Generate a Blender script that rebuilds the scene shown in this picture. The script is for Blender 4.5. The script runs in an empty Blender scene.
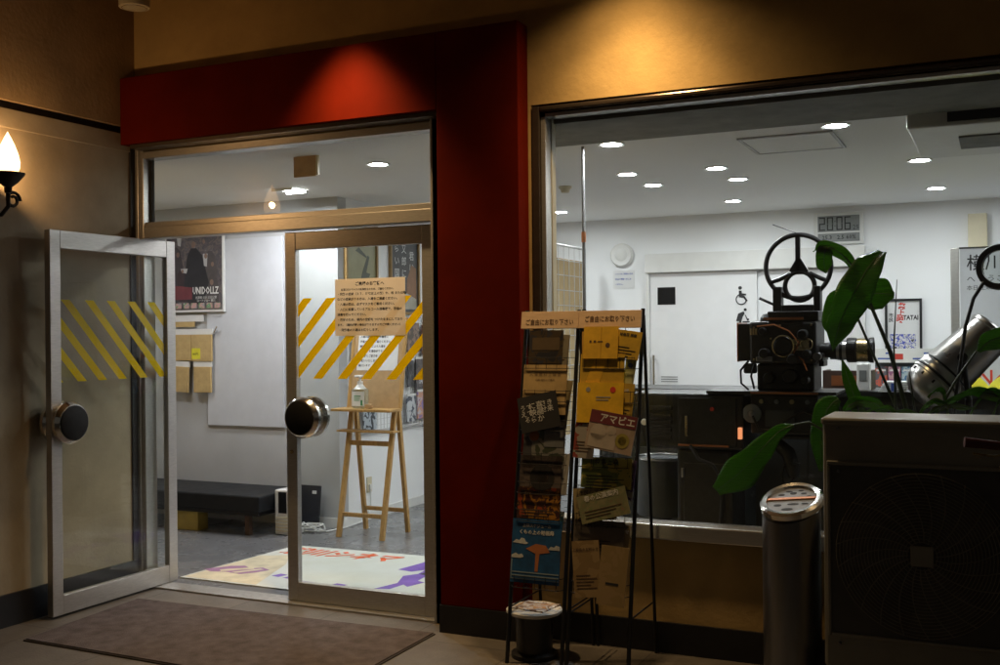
import bpy, bmesh, math, random
from mathutils import Vector, Matrix
random.seed(7)
PI = math.pi
scene = bpy.context.scene
C = scene.collection

# ------------------------------------------------------------------ materials
def new_mat(name):
    m = bpy.data.materials.new(name); m.use_nodes = True
    nt = m.node_tree; nt.nodes.clear()
    out = nt.nodes.new('ShaderNodeOutputMaterial')
    return m, nt, out

def mat(name, col, rough=0.6, metal=0.0, var=0.12, scale=8.0, bump=0.0, bscale=60.0,
        spec=0.5, rvar=0.1, stretch=None, col2=None, emit=None, estr=0.0, coat=0.0):
    m, nt, out = new_mat(name)
    N, L = nt.nodes, nt.links
    p = N.new('ShaderNodeBsdfPrincipled')
    p.inputs['Roughness'].default_value = rough
    p.inputs['Metallic'].default_value = metal
    p.inputs['Specular IOR Level'].default_value = spec
    p.inputs['Coat Weight'].default_value = coat
    tc = N.new('ShaderNodeTexCoord'); mp = N.new('ShaderNodeMapping')
    L.new(tc.outputs['Object'], mp.inputs['Vector'])
    if stretch: mp.inputs['Scale'].default_value = stretch
    nz = N.new('ShaderNodeTexNoise'); nz.inputs['Scale'].default_value = scale
    nz.inputs['Detail'].default_value = 6; nz.inputs['Roughness'].default_value = 0.6
    L.new(mp.outputs['Vector'], nz.inputs['Vector'])
    mx = N.new('ShaderNodeMix'); mx.data_type = 'RGBA'
    c2 = col2 if col2 else tuple(min(1, c * (1 - var * 2)) for c in col)
    c1 = col if col2 else tuple(min(1, c * (1 + var * .6)) for c in col)
    mx.inputs['A'].default_value = (*c1, 1); mx.inputs['B'].default_value = (*c2, 1)
    rp = N.new('ShaderNodeMapRange'); rp.inputs['From Min'].default_value = .32; rp.inputs['From Max'].default_value = .68
    L.new(nz.outputs['Fac'], rp.inputs['Value']); L.new(rp.outputs['Result'], mx.inputs['Factor'])
    L.new(mx.outputs['Result'], p.inputs['Base Color'])
    rr = N.new('ShaderNodeMapRange'); rr.inputs['To Min'].default_value = max(0.02, rough - rvar); rr.inputs['To Max'].default_value = min(1, rough + rvar)
    L.new(nz.outputs['Fac'], rr.inputs['Value']); L.new(rr.outputs['Result'], p.inputs['Roughness'])
    if bump > 0:
        n2 = N.new('ShaderNodeTexNoise'); n2.inputs['Scale'].default_value = bscale; n2.inputs['Detail'].default_value = 5
        L.new(mp.outputs['Vector'], n2.inputs['Vector'])
        b = N.new('ShaderNodeBump'); b.inputs['Strength'].default_value = bump; b.inputs['Distance'].default_value = .01
        L.new(n2.outputs['Fac'], b.inputs['Height']); L.new(b.outputs['Normal'], p.inputs['Normal'])
    if emit:
        p.inputs['Emission Color'].default_value = (*emit, 1); p.inputs['Emission Strength'].default_value = estr
    L.new(p.outputs['BSDF'], out.inputs['Surface'])
    return m

def glass_mat(name, tint=(.96, .98, .97), ior=1.45, dirt=0.006):
    m, nt, out = new_mat(name); N, L = nt.nodes, nt.links
    tr = N.new('ShaderNodeBsdfTransparent'); tr.inputs['Color'].default_value = (*tint, 1)
    gl = N.new('ShaderNodeBsdfGlossy'); gl.inputs['Roughness'].default_value = 0.01
    fr = N.new('ShaderNodeFresnel'); fr.inputs['IOR'].default_value = ior
    mx = N.new('ShaderNodeMixShader')
    ge = N.new('ShaderNodeNewGeometry'); iv = N.new('ShaderNodeMath'); iv.operation = 'SUBTRACT'; iv.inputs[0].default_value = 1.0
    L.new(ge.outputs['Backfacing'], iv.inputs[1])
    mu = N.new('ShaderNodeMath'); mu.operation = 'MULTIPLY'; mu.use_clamp = True
    m3 = N.new('ShaderNodeMath'); m3.operation = 'MULTIPLY'; m3.inputs[1].default_value = 1.15
    L.new(fr.outputs['Fac'], m3.inputs[0]); L.new(m3.outputs[0], mu.inputs[0]); L.new(iv.outputs[0], mu.inputs[1])
    L.new(mu.outputs[0], mx.inputs['Fac']); L.new(tr.outputs[0], mx.inputs[1]); L.new(gl.outputs[0], mx.inputs[2])
    df = N.new('ShaderNodeBsdfDiffuse'); df.inputs['Color'].default_value = (.7, .7, .68, 1)
    tc = N.new('ShaderNodeTexCoord'); nz = N.new('ShaderNodeTexNoise'); nz.inputs['Scale'].default_value = 2.5; nz.inputs['Detail'].default_value = 7
    L.new(tc.outputs['Object'], nz.inputs['Vector'])
    mr = N.new('ShaderNodeMapRange'); mr.inputs['From Min'].default_value = .35; mr.inputs['From Max'].default_value = .75
    mr.inputs['To Min'].default_value = dirt * .3; mr.inputs['To Max'].default_value = dirt
    L.new(nz.outputs['Fac'], mr.inputs['Value'])
    m2 = N.new('ShaderNodeMixShader'); L.new(mr.outputs['Result'], m2.inputs['Fac'])
    L.new(mx.outputs[0], m2.inputs[1]); L.new(df.outputs[0], m2.inputs[2])
    L.new(m2.outputs[0], out.inputs['Surface'])
    return m

def paper_mat(name, col, trans=.35):
    m, nt, out = new_mat(name); N, L = nt.nodes, nt.links
    d = N.new('ShaderNodeBsdfDiffuse'); t = N.new('ShaderNodeBsdfTranslucent')
    tc = N.new('ShaderNodeTexCoord'); nz = N.new('ShaderNodeTexNoise'); nz.inputs['Scale'].default_value = 14
    L.new(tc.outputs['Object'], nz.inputs['Vector'])
    mxc = N.new('ShaderNodeMix'); mxc.data_type = 'RGBA'
    mxc.inputs['A'].default_value = (*col, 1); mxc.inputs['B'].default_value = (*[c * .9 for c in col], 1)
    L.new(nz.outputs['Fac'], mxc.inputs['Factor'])
    L.new(mxc.outputs['Result'], d.inputs['Color']); L.new(mxc.outputs['Result'], t.inputs['Color'])
    mx = N.new('ShaderNodeMixShader'); mx.inputs['Fac'].default_value = trans
    L.new(d.outputs[0], mx.inputs[1]); L.new(t.outputs[0], mx.inputs[2]); L.new(mx.outputs[0], out.inputs['Surface'])
    return m

def emit_mat(name, col, s):
    m, nt, out = new_mat(name); e = nt.nodes.new('ShaderNodeEmission')
    e.inputs['Color'].default_value = (*col, 1); e.inputs['Strength'].default_value = s
    nt.links.new(e.outputs[0], out.inputs['Surface']); return m

def patch_mat(name, cols, scale=12, rough=.5, seed=0.0, soft=False):
    """printed picture: irregular patches of several inks"""
    m, nt, out = new_mat(name); N, L = nt.nodes, nt.links
    p = N.new('ShaderNodeBsdfPrincipled'); p.inputs['Roughness'].default_value = rough
    tc = N.new('ShaderNodeTexCoord'); mp = N.new('ShaderNodeMapping'); mp.inputs['Location'].default_value = (seed, seed * 1.7, seed * .6)
    L.new(tc.outputs['Object'], mp.inputs['Vector'])
    nz = N.new('ShaderNodeTexNoise'); nz.inputs['Scale'].default_value = scale; nz.inputs['Detail'].default_value = 4; nz.inputs['Distortion'].default_value = .6
    L.new(mp.outputs['Vector'], nz.inputs['Vector'])
    r = N.new('ShaderNodeValToRGB'); r.color_ramp.interpolation = 'LINEAR' if soft else 'CONSTANT'
    n = len(cols)
    while len(r.color_ramp.elements) < n: r.color_ramp.elements.new(.5)
    for i, c in enumerate(cols):
        r.color_ramp.elements[i].position = .3 + .4 * i / max(1, n - 1) if n > 1 else 0
        r.color_ramp.elements[i].color = (*c, 1)
    L.new(nz.outputs['Fac'], r.inputs['Fac']); L.new(r.outputs['Color'], p.inputs['Base Color'])
    L.new(p.outputs['BSDF'], out.inputs['Surface']); return m

def paving_mat():
    m, nt, out = new_mat('stone_paving'); N, L = nt.nodes, nt.links
    p = N.new('ShaderNodeBsdfPrincipled'); tc = N.new('ShaderNodeTexCoord')
    mp = N.new('ShaderNodeMapping'); mp.inputs['Location'].default_value = (.32, .18, 0)
    L.new(tc.outputs['Object'], mp.inputs['Vector'])
    br = N.new('ShaderNodeTexBrick'); br.offset = 0; br.inputs['Scale'].default_value = 1
    br.inputs['Brick Width'].default_value = .6; br.inputs['Row Height'].default_value = .6; br.inputs['Mortar Size'].default_value = .004
    br.inputs['Color1'].default_value = (.155, .135, .112, 1); br.inputs['Color2'].default_value = (.11, .097, .084, 1); br.inputs['Mortar'].default_value = (.06, .05, .045, 1)
    L.new(mp.outputs['Vector'], br.inputs['Vector'])
    nz = N.new('ShaderNodeTexNoise'); nz.inputs['Scale'].default_value = 5; nz.inputs['Detail'].default_value = 9; nz.inputs['Roughness'].default_value = .7
    L.new(tc.outputs['Object'], nz.inputs['Vector'])
    mx = N.new('ShaderNodeMix'); mx.data_type = 'RGBA'; mx.blend_type = 'MULTIPLY'; mx.inputs['Factor'].default_value = .8
    rr = N.new('ShaderNodeValToRGB'); rr.color_ramp.elements[0].position = .3; rr.color_ramp.elements[0].color = (.45, .43, .4, 1); rr.color_ramp.elements[1].position = .7; rr.color_ramp.elements[1].color = (1, 1, 1, 1)
    L.new(nz.outputs['Fac'], rr.inputs['Fac']); L.new(br.outputs['Color'], mx.inputs['A']); L.new(rr.outputs['Color'], mx.inputs['B'])
    L.new(mx.outputs['Result'], p.inputs['Base Color']); p.inputs['Roughness'].default_value = .6
    b = N.new('ShaderNodeBump'); b.inputs['Strength'].default_value = .3; b.inputs['Distance'].default_value = .006
    n2 = N.new('ShaderNodeTexNoise'); n2.inputs['Scale'].default_value = 90; L.new(tc.outputs['Object'], n2.inputs['Vector'])
    L.new(n2.outputs['Fac'], b.inputs['Height']); L.new(b.outputs['Normal'], p.inputs['Normal'])
    L.new(p.outputs['BSDF'], out.inputs['Surface']); return m

M = {}
M['ochre'] = mat('ochre_stucco', (.54, .37, .155), .85, var=.10, scale=3, bump=.16, bscale=45, spec=.2)
M['beige'] = mat('beige_panel', (.38, .315, .215), .7, var=.14, scale=2.2, bump=.12, bscale=50, spec=.3)
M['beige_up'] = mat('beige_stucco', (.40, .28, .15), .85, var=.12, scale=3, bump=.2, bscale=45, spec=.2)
M['darkgroove'] = mat('dark_groove', (.03, .025, .02), .8)
M['black_base'] = mat('black_plinth', (.012, .012, .015), .45, var=.2)
M['red'] = mat('red_paint', (.11, .0075, .0015), .7, var=.14, scale=2, spec=.04, bump=.03, bscale=120)
M['alu'] = mat('brushed_aluminium', (.50, .485, .46), .38, .75, var=.08, scale=30, stretch=(1, 1, 12), rvar=.08)
M['alu_dark'] = mat('dark_bronze', (.09, .07, .055), .4, .6, var=.1, scale=20)
M['sill'] = mat('polished_steel_sill', (.72, .70, .66), .22, .85, var=.06, scale=30, stretch=(.3, 6, 6))
M['glass'] = glass_mat('clear_glass')
M['tape'] = paper_mat('yellow_tape', (.95, .72, .01), .45)
M['chrome'] = mat('chrome', (.75, .73, .7), .16, 1.0, var=.04)
M['blackdisc'] = mat('black_plastic', (.01, .01, .011), .6, var=.2, spec=.15)
M['blackmetal'] = mat('black_metal', (.02, .02, .022), .4, .3, var=.2)
M['pole'] = mat('dull_steel', (.20, .20, .20), .6, .3)
M['iron'] = mat('wrought_iron', (.018, .014, .012), .5, .6, var=.2)
M['paving'] = paving_mat()
M['mat_brown'] = mat('brown_carpet', (.13, .108, .108), .95, col2=(.08, .066, .066), scale=14, bump=.8, bscale=260, spec=.1)
M['mat_edge'] = mat('black_rubber', (.02, .018, .018), .7)
M['floor_in'] = mat('grey_vinyl', (.16, .16, .165), .28, var=.12, scale=5, rvar=.08)
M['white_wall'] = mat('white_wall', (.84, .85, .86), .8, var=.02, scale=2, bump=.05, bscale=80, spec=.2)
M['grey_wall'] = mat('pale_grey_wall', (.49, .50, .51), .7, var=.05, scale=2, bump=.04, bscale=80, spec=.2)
M['ceiling'] = mat('ceiling_board', (.91, .91, .90), .9, var=.05, scale=120, bump=.12, bscale=160, spec=.1)
M['cream'] = mat('cream_plastic', (.62, .56, .40), .6, var=.05)
M['white_plastic'] = mat('white_plastic', (.72, .72, .70), .5, var=.03)
M['door_white'] = mat('white_laminate', (.78, .78, .79), .5, var=.02)
M['board_white'] = mat('white_board', (.58, .60, .64), .4, var=.03)
M['black_vinyl'] = mat('black_vinyl', (.014, .015, .017), .5, spec=.25, var=.15, scale=10, bump=.1, bscale=40)
M['wood'] = mat('pine_wood', (.46, .27, .09), .5, var=.16, scale=14, stretch=(6, 6, .6))
M['wood2'] = mat('pale_fibreboard', (.42, .27, .13), .6, var=.08, scale=20)
M['pinkpaper'] = paper_mat('warm_white_paper', (.90, .84, .76), .25)
M['whitepaper'] = paper_mat('white_paper', (.8, .8, .8), .15)
M['ink'] = mat('black_ink', (.02, .02, .022), .6, var=.1)
M['inkbrown'] = mat('brown_ink', (.10, .055, .03), .6)
M['inkblue'] = mat('blue_ink', (.05, .10, .38), .6)
M['inkred'] = mat('red_ink', (.60, .05, .03), .6)
M['inkwhite'] = mat('white_ink', (.7, .7, .68), .6)
M['kraft'] = mat('kraft_paper', (.52, .37, .16), .75, var=.08, scale=20)
M['yellow'] = mat('yellow_card', (.72, .66, .04), .6)
M['mat_white'] = mat('white_floor_mat', (.62, .64, .60), .7, col2=(.56, .57, .50), scale=2.5, bump=.1, bscale=200)
M['mat_cream'] = mat('cream_print', (.66, .58, .40), .7)
M['orange'] = mat('orange_red_print', (.75, .11, .02), .65)
M['purple'] = mat('violet_print', (.20, .10, .45), .65)
M['mauve'] = mat('mauve_print', (.33, .16, .30), .65)
M['peach'] = mat('wooden_sign_board', (.72, .52, .34), .7, var=.08, scale=9, stretch=(1, 1, 6))
M['leaf'] = None
M['acbody'] = mat('beige_grey_enamel', (.23, .22, .185), .45, var=.07, scale=4)
M['acgrill'] = mat('dark_grille', (.065, .062, .056), .5, var=.1)
M['steel'] = mat('brushed_steel', (.22, .22, .225), .32, .9, var=.06, scale=30, stretch=(1, 1, .1))
M['silver'] = mat('silver_metal', (.42, .41, .40), .3, .95, var=.08, scale=6)
M['brass'] = mat('worn_brass', (.45, .36, .2), .28, .9, var=.1)
M['copper_glint'] = mat('copper_and_glint', (.5, .2, .09), .35, .8)  # coppery parts, and the warm lamp glints drawn on the projector edges
M['proj'] = mat('black_crackle_paint', (.016, .015, .015), .42, .1, var=.25, scale=30, bump=.25, bscale=150)
M['cabinet'] = mat('black_cabinet', (.018, .019, .02), .35, var=.2)
M['greycab'] = mat('grey_cabinet', (.045, .05, .053), .5, var=.1)
M['lcd'] = mat('lcd_grey', (.21, .225, .22), .35)
M['sky_blue'] = mat('sky_print', (.012, .09, .25), .55, var=.25, scale=12)
M['terracotta'] = mat('terracotta_pot', (.25, .1, .05), .8)
M['soil'] = mat('potting_soil', (.03, .02, .014), .95, bump=.5)
M['rubber'] = mat('tyre_rubber', (.02, .02, .02), .8)
M['maroon'] = mat('maroon_grip', (.10, .015, .02), .6)
M['wire'] = mat('white_wire', (.6, .6, .6), .4, .2)
M['bamboo'] = mat('bamboo_panel', (.52, .38, .19), .6, var=.15, scale=30, stretch=(1, 6, .3))
M['teal'] = mat('green_label', (.05, .28, .12), .5)
M['bottle'] = glass_mat('clear_plastic', (.80, .88, .86), 1.35, .35)

def leaf_material():
    m, nt, out = new_mat('plant_leaf'); N, L = nt.nodes, nt.links
    p = N.new('ShaderNodeBsdfPrincipled'); t = N.new('ShaderNodeBsdfTranslucent')
    tc = N.new('ShaderNodeTexCoord'); nz = N.new('ShaderNodeTexNoise'); nz.inputs['Scale'].default_value = 9; nz.inputs['Detail'].default_value = 5
    L.new(tc.outputs['Object'], nz.inputs['Vector'])
    mx = N.new('ShaderNodeMix'); mx.data_type = 'RGBA'
    mx.inputs['A'].default_value = (.016, .042, .010, 1); mx.inputs['B'].default_value = (.040, .085, .018, 1)
    L.new(nz.outputs['Fac'], mx.inputs['Factor']); L.new(mx.outputs['Result'], p.inputs['Base Color'])
    p.inputs['Roughness'].default_value = .24
    wv = N.new('ShaderNodeTexWave'); wv.inputs['Scale'].default_value = 26; wv.inputs['Distortion'].default_value = 2.5; wv.bands_direction = 'Z'
    L.new(tc.outputs['Object'], wv.inputs['Vector']); bp = N.new('ShaderNodeBump'); bp.inputs['Strength'].default_value = .35; bp.inputs['Distance'].default_value = .004
    L.new(wv.outputs['Fac'], bp.inputs['Height']); L.new(bp.outputs['Normal'], p.inputs['Normal']); L.new(bp.outputs['Normal'], t.inputs['Normal'])
    t.inputs['Color'].default_value = (.14, .30, .03, 1)
    ms = N.new('ShaderNodeMixShader'); ms.inputs['Fac'].default_value = .5
    L.new(p.outputs['BSDF'], ms.inputs[1]); L.new(t.outputs[0], ms.inputs[2]); L.new(ms.outputs[0], out.inputs['Surface'])
    return m
M['leaf'] = leaf_material()
M['rib'] = mat('leaf_rib', (.07, .13, .03), .5)
M['stem'] = mat('plant_stem', (.02, .035, .012), .5)
M['downlight'] = emit_mat('downlight_glow', (.96, .98, 1.0), 385)
def bulb_mat():
    m, nt, out = new_mat('flame_bulb_glass'); N, L = nt.nodes, nt.links
    e = N.new('ShaderNodeEmission'); e.inputs['Color'].default_value = (1, .62, .30, 1); e.inputs['Strength'].default_value = 9
    tr = N.new('ShaderNodeBsdfTransparent'); tr.inputs['Color'].default_value = (1, .9, .75, 1)
    tc = N.new('ShaderNodeTexCoord'); sp = N.new('ShaderNodeSeparateXYZ'); mr = N.new('ShaderNodeMapRange')
    L.new(tc.outputs['Generated'], sp.inputs[0]); mr.inputs['From Min'].default_value = .0; mr.inputs['From Max'].default_value = .35
    mr.inputs['To Min'].default_value = .06; mr.inputs['To Max'].default_value = .45
    L.new(sp.outputs['Z'], mr.inputs['Value'])
    mx = N.new('ShaderNodeMixShader'); L.new(mr.outputs['Result'], mx.inputs['Fac']); L.new(tr.outputs[0], mx.inputs[1]); L.new(e.outputs[0], mx.inputs[2])
    L.new(mx.outputs[0], out.inputs['Surface']); return m
M['bulb'] = bulb_mat()
M['filament'] = emit_mat('filament_glow', (1.0, .66, .34), 30)

# ------------------------------------------------------------------ geometry helpers
def wloc(o):
    v = Vector((0, 0, 0))
    while o is not None:
        v += Vector(o.location); o = o.parent
    return v

class MB:
    def __init__(s): s.bm = bmesh.new()
    def box(s, x0, x1, y0, y1, z0, z1, mx=None):
        r = bmesh.ops.create_cube(s.bm, size=1)
        for v in r['verts']:
            v.co = Vector(((x0 + x1) / 2 + v.co.x * (x1 - x0), (y0 + y1) / 2 + v.co.y * (y1 - y0), (z0 + z1) / 2 + v.co.z * (z1 - z0)))
            if mx: v.co = mx @ v.co
        return s
    def cyl(s, p0, p1, r0, r1=None, n=20, mx=None):
        p0 = Vector(p0); p1 = Vector(p1); r1 = r0 if r1 is None else r1
        d = p1 - p0
        q = Vector((0, 0, 1)).rotation_difference(d.normalized())
        r = bmesh.ops.create_cone(s.bm, cap_ends=True, cap_tris=False, segments=n, radius1=r0, radius2=r1, depth=d.length)
        for v in r['verts']:
            v.co = q @ v.co + (p0 + p1) / 2
            if mx: v.co = mx @ v.co
        return s
    def tube(s, pts, r, n=8, closed=False):
        pts = [Vector(p) for p in pts]; rings = []
        k = len(pts)
        up = None
        for i, p in enumerate(pts):
            a = pts[(i - 1) % k] if (closed or i > 0) else p
            b = pts[(i + 1) % k] if (closed or i < k - 1) else p
            t = (b - a).normalized()
            if up is None:
                up = Vector((0, 0, 1)) if abs(t.z) < .9 else Vector((1, 0, 0))
            side = t.cross(up)
            if side.length < 1e-4: side = t.cross(Vector((0, 1, 0)))
            side.normalize(); u2 = side.cross(t).normalized(); up = u2
            rr = r[i] if isinstance(r, (list, tuple)) else r
            rings.append([s.bm.verts.new(p + side * math.cos(2 * PI * j / n) * rr + u2 * math.sin(2 * PI * j / n) * rr) for j in range(n)])
        for i in range(k if closed else k - 1):
            A, B = rings[i], rings[(i + 1) % k]
            for j in range(n):
                s.bm.faces.new((A[j], A[(j + 1) % n], B[(j + 1) % n], B[j]))
        if not closed:
            s.bm.faces.new(rings[0][::-1]); s.bm.faces.new(rings[-1])
        return s
    def ring(s, c, r, t, axis='Y', n=40, m=8, mx=None):
        c = Vector(c); pts = []
        for i in range(n):
            a = 2 * PI * i / n
            d = {'Y': Vector((math.cos(a), 0, math.sin(a))), 'X': Vector((0, math.cos(a), math.sin(a))), 'Z': Vector((math.cos(a), math.sin(a), 0))}[axis] * r
            p = c + d
            pts.append(mx @ p if mx else p)
        return s.tube(pts, t, m, closed=True)
    def lathe(s, prof, c, axis=(0, 0, 1), n=28, cap=True):
        c = Vector(c); q = Vector((0, 0, 1)).rotation_difference(Vector(axis).normalized())
        rings = []
        for (r, z) in prof:
            if r < 1e-5: rings.append([s.bm.verts.new(c + q @ Vector((0, 0, z)))])
            else: rings.append([s.bm.verts.new(c + q @ Vector((r * math.cos(2 * PI * j / n), r * math.sin(2 * PI * j / n), z))) for j in range(n)])
        for A, B in zip(rings, rings[1:]):
            for j in range(n):
                a, b = A[j % len(A)], A[(j + 1) % len(A)]
                c2, d = B[(j + 1) % len(B)], B[j % len(B)]
                vs = []
                for v in (a, b, c2, d):
                    if v not in vs: vs.append(v)
                if len(vs) > 2:
                    try: s.bm.faces.new(vs)
                    except ValueError: pass
        for R in (rings[0], rings[-1]):
            if cap and len(R) > 2: s.bm.faces.new(R)
        return s
    def prism(s, pts, mx, th):
        """pts 2-D polygon in local u,v ; extruded th along local w"""
        a = [s.bm.verts.new(mx @ Vector((u, v, 0))) for u, v in pts]
        b = [s.bm.verts.new(mx @ Vector((u, v, th))) for u, v in pts]
        s.bm.faces.new(a[::-1]); s.bm.faces.new(b)
        n = len(pts)
        for i in range(n): s.bm.faces.new((a[i], a[(i + 1) % n], b[(i + 1) % n], b[i]))
        return s
    def build(s, name, m, parent=None, world=True, smooth=False, bevel=0):
        bmesh.ops.recalc_face_normals(s.bm, faces=s.bm.faces)
        if parent is not None and world:
            o = wloc(parent)
            for v in s.bm.verts: v.co -= o
        me = bpy.data.meshes.new(name); s.bm.to_mesh(me); s.bm.free()
        me.materials.append(m)
        if smooth:
            for p in me.polygons: p.use_smooth = True
        ob = bpy.data.objects.new(name, me); C.objects.link(ob)
        if parent is not None: ob.parent = parent
        if smooth:
            md = ob.modifiers.new('es', 'EDGE_SPLIT'); md.split_angle = math.radians(35)
        if bevel:
            md = ob.modifiers.new('bev', 'BEVEL'); md.width = bevel; md.segments = 2; md.limit_method = 'ANGLE'
        return ob

def tag(o, label=None, cat=None, group=None, kind=None):
    if label: o['label'] = label
    if cat: o['category'] = cat
    if group: o['group'] = group
    if kind: o['kind'] = kind
    return o
def thing(name, label, cat, loc=(0, 0, 0), rotz=0, group=None, kind=None):
    o = bpy.data.objects.new(name, None); C.objects.link(o); o.location = loc; o.rotation_euler = (0, 0, rotz)
    o.empty_display_size = .1
    return tag(o, label, cat, group, kind)

def frame(origin, u, v):
    u = Vector(u).normalized(); v = Vector(v).normalized(); w = u.cross(v)
    m = Matrix(((u.x, v.x, w.x, origin[0]), (u.y, v.y, w.y, origin[1]), (u.z, v.z, w.z, origin[2]), (0, 0, 0, 1)))
    return m
def FY(x, y, z): return frame((x, y, z), (1, 0, 0), (0, 0, 1))        # faces the street
def FX(x, y, z): return frame((x, y, z), (0, 1, 0), (0, 0, 1))        # faces +X
def FZ(x, y, z): return frame((x, y, z), (1, 0, 0), (0, 1, 0))        # lies on the floor

def text(body, size, m, parent, mx, name='lettering', align='CENTER', world=True, sx=1.0, bold=0, spacing=1.0, res=1):
    c = bpy.data.curves.new(name, 'FONT'); c.body = body; c.size = size; c.align_x = align; c.align_y = 'CENTER'
    c.resolution_u = res; c.space_line = spacing; c.offset = bold
    t = bpy.data.objects.new(name, c); C.objects.link(t)
    dg = bpy.context.evaluated_depsgraph_get()
    me = bpy.data.meshes.new_from_object(t.evaluated_get(dg))
    bpy.data.objects.remove(t); bpy.data.curves.remove(c)
    if sx != 1.0:
        mx = mx @ Matrix.Diagonal((sx, 1, 1, 1))
    me.transform(mx)
    if parent is not None and world: me.transform(Matrix.Translation(-wloc(parent)))
    me.materials.clear(); me.materials.append(m); me.name = name
    o = bpy.data.objects.new(name, me); C.objects.link(o)
    if parent is not None: o.parent = parent
    return o

def plates(name, m, parent, mx, rects, th=.0006, world=True):
    b = MB()
    for (u0, u1, v0, v1) in rects:
        b.prism([(u0, v0), (u1, v0), (u1, v1), (u0, v1)], mx, th)
    return b.build(name, m, parent, world)

# ------------------------------------------------------------------ camera
cam = bpy.data.cameras.new('camera'); co = bpy.data.objects.new('camera', cam); C.objects.link(co)
cam.sensor_width = 36; cam.lens = 1.064 * 36; cam.clip_end = 200; cam.clip_start = .05
cam.shift_y = 0.0003
yaw = math.radians(25.3)
co.matrix_world = Matrix.Translation((0, 0, 1.525)) @ Matrix.Rotation(yaw, 4, 'Z') @ Matrix.Rotation(PI / 2, 4, 'X') @ Matrix.Rotation(math.radians(-0.56), 4, 'Z')
scene.camera = co

# ------------------------------------------------------------------ world (night) and lights
w = bpy.data.worlds.new('World'); scene.world = w; w.use_nodes = True
wn = w.node_tree; wn.nodes.clear()
sk = wn.nodes.new('ShaderNodeTexSky'); sk.sky_type = 'NISHITA'; sk.sun_disc = False; sk.sun_elevation = math.radians(-5); sk.sun_rotation = math.radians(200)
bg = wn.nodes.new('ShaderNodeBackground'); bg.inputs['Strength'].default_value = .05
b2 = wn.nodes.new('ShaderNodeBackground'); b2.inputs['Color'].default_value = (1.0, .88, .70, 1); b2.inputs['Strength'].default_value = .035
ad = wn.nodes.new('ShaderNodeAddShader'); wo = wn.nodes.new('ShaderNodeOutputWorld')
wn.links.new(sk.outputs[0], bg.inputs[0]); wn.links.new(bg.outputs[0], ad.inputs[0]); wn.links.new(b2.outputs[0], ad.inputs[1]); wn.links.new(ad.outputs[0], wo.inputs[0])

# ------------------------------------------------------------------ SETTING
def struct(name, b, m): return tag(b.build(name, m), kind='structure')
struct('ground', MB().box(-40, 40, -40, 5.05, -.2, 0), M['paving'])
struct('floor', MB().box(-7.3, 2.7, 5.05, 9.95, -.2, .0), M['floor_in'])
struct('ceiling', MB().box(-7.3, 2.7, 5.02, 9.95, 2.61, 2.8), M['ceiling'])
struct('room_wall_back', MB().box(-4.73, 2.6, 9.8, 9.95, 0, 2.61), M['white_wall'])
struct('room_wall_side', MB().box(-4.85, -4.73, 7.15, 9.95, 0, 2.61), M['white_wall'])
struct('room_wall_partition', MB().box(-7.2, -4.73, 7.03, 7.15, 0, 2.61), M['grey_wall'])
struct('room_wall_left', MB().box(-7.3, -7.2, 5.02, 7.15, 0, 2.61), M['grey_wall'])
struct('room_wall_right', MB().box(2.6, 2.7, 5.02, 9.95, 0, 2.61), M['white_wall'])
b = MB().box(-4.73, -4.722, 7.04, 9.79, 0, .075).box(-7.2, -4.73, 7.022, 7.03, 0, .075).box(-4.722, 2.6, 9.792, 9.8, 0, .075)
tag(b.build('skirting_board', M['white_plastic']), 'white skirting board along the foot of the lobby walls', 'skirting board', kind='structure')
tag(MB().box(-2.7, 2.6, 5.02, 5.65, 2.585, 2.609).build('shaded_ceiling_strip', mat('shaded_ceiling_tone', (.17, .165, .135), .8)), kind='structure')  # ceiling shade near the window, put in as a darker coloured strip

# facade (one wall with its openings), stucco
b = MB()
b.box(-4.77, 2.7, 4.9, 5.02, 2.665, 4.2)
b.box(-2.70, -2.133, 4.9, 5.02, 0, 2.665)
b.box(-2.133, 1.6, 4.9, 5.02, 0, .537)
b.box(1.6, 2.7, 4.9, 5.02, 0, 2.665)
b.box(-7.3, -4.77, 4.9, 5.02, 0, 4.2)
fw = tag(b.build('facade_wall', M['ochre']), 'ochre stucco front wall of the cinema above and below the display window', 'wall', kind='thing')
MB().box(-2.146, 2.7, 4.885, 4.9, 0, .145).build('plinth', M['black_base'], fw)
# side wall at the left
sw = thing('side_wall', 'beige side wall at a right angle to the entrance, with a moulding band', 'wall', (-4.77, 2.5, 0), kind='thing')
MB().box(-5.0, -4.77, -1, 4.9, 0, 2.638).build('lower_panel', M['beige'], sw)
MB().box(-5.0, -4.76, -1, 4.9, 2.638, 2.742).build('moulding_band', M['beige'], sw, bevel=.004)
MB().box(-5.0, -4.795, -1, 4.9, 2.742, 2.785).build('shadow_groove', M['darkgroove'], sw)
MB().box(-5.0, -4.755, -1, 4.9, 2.785, 4.2).build('upper_wall', M['beige_up'], sw)
MB().box(-4.77, -4.752, -1, 4.895, 0, .17).build('plinth', M['black_base'], sw)
MB().box(-4.77, -4.757, 4.862, 4.9, .17, 2.66).build('shaded_gap_strip', M['mat_edge'], sw)  # dark colour stands for the shaded gap between wall and door frame
# canopy
cp = tag(MB().box(-5, 2.7, -.5, 4.9, 3.78, 3.95).build('canopy_soffit', M['beige_up']), 'flat soffit over the entrance, dim beige underside', 'canopy', kind='thing')

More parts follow.
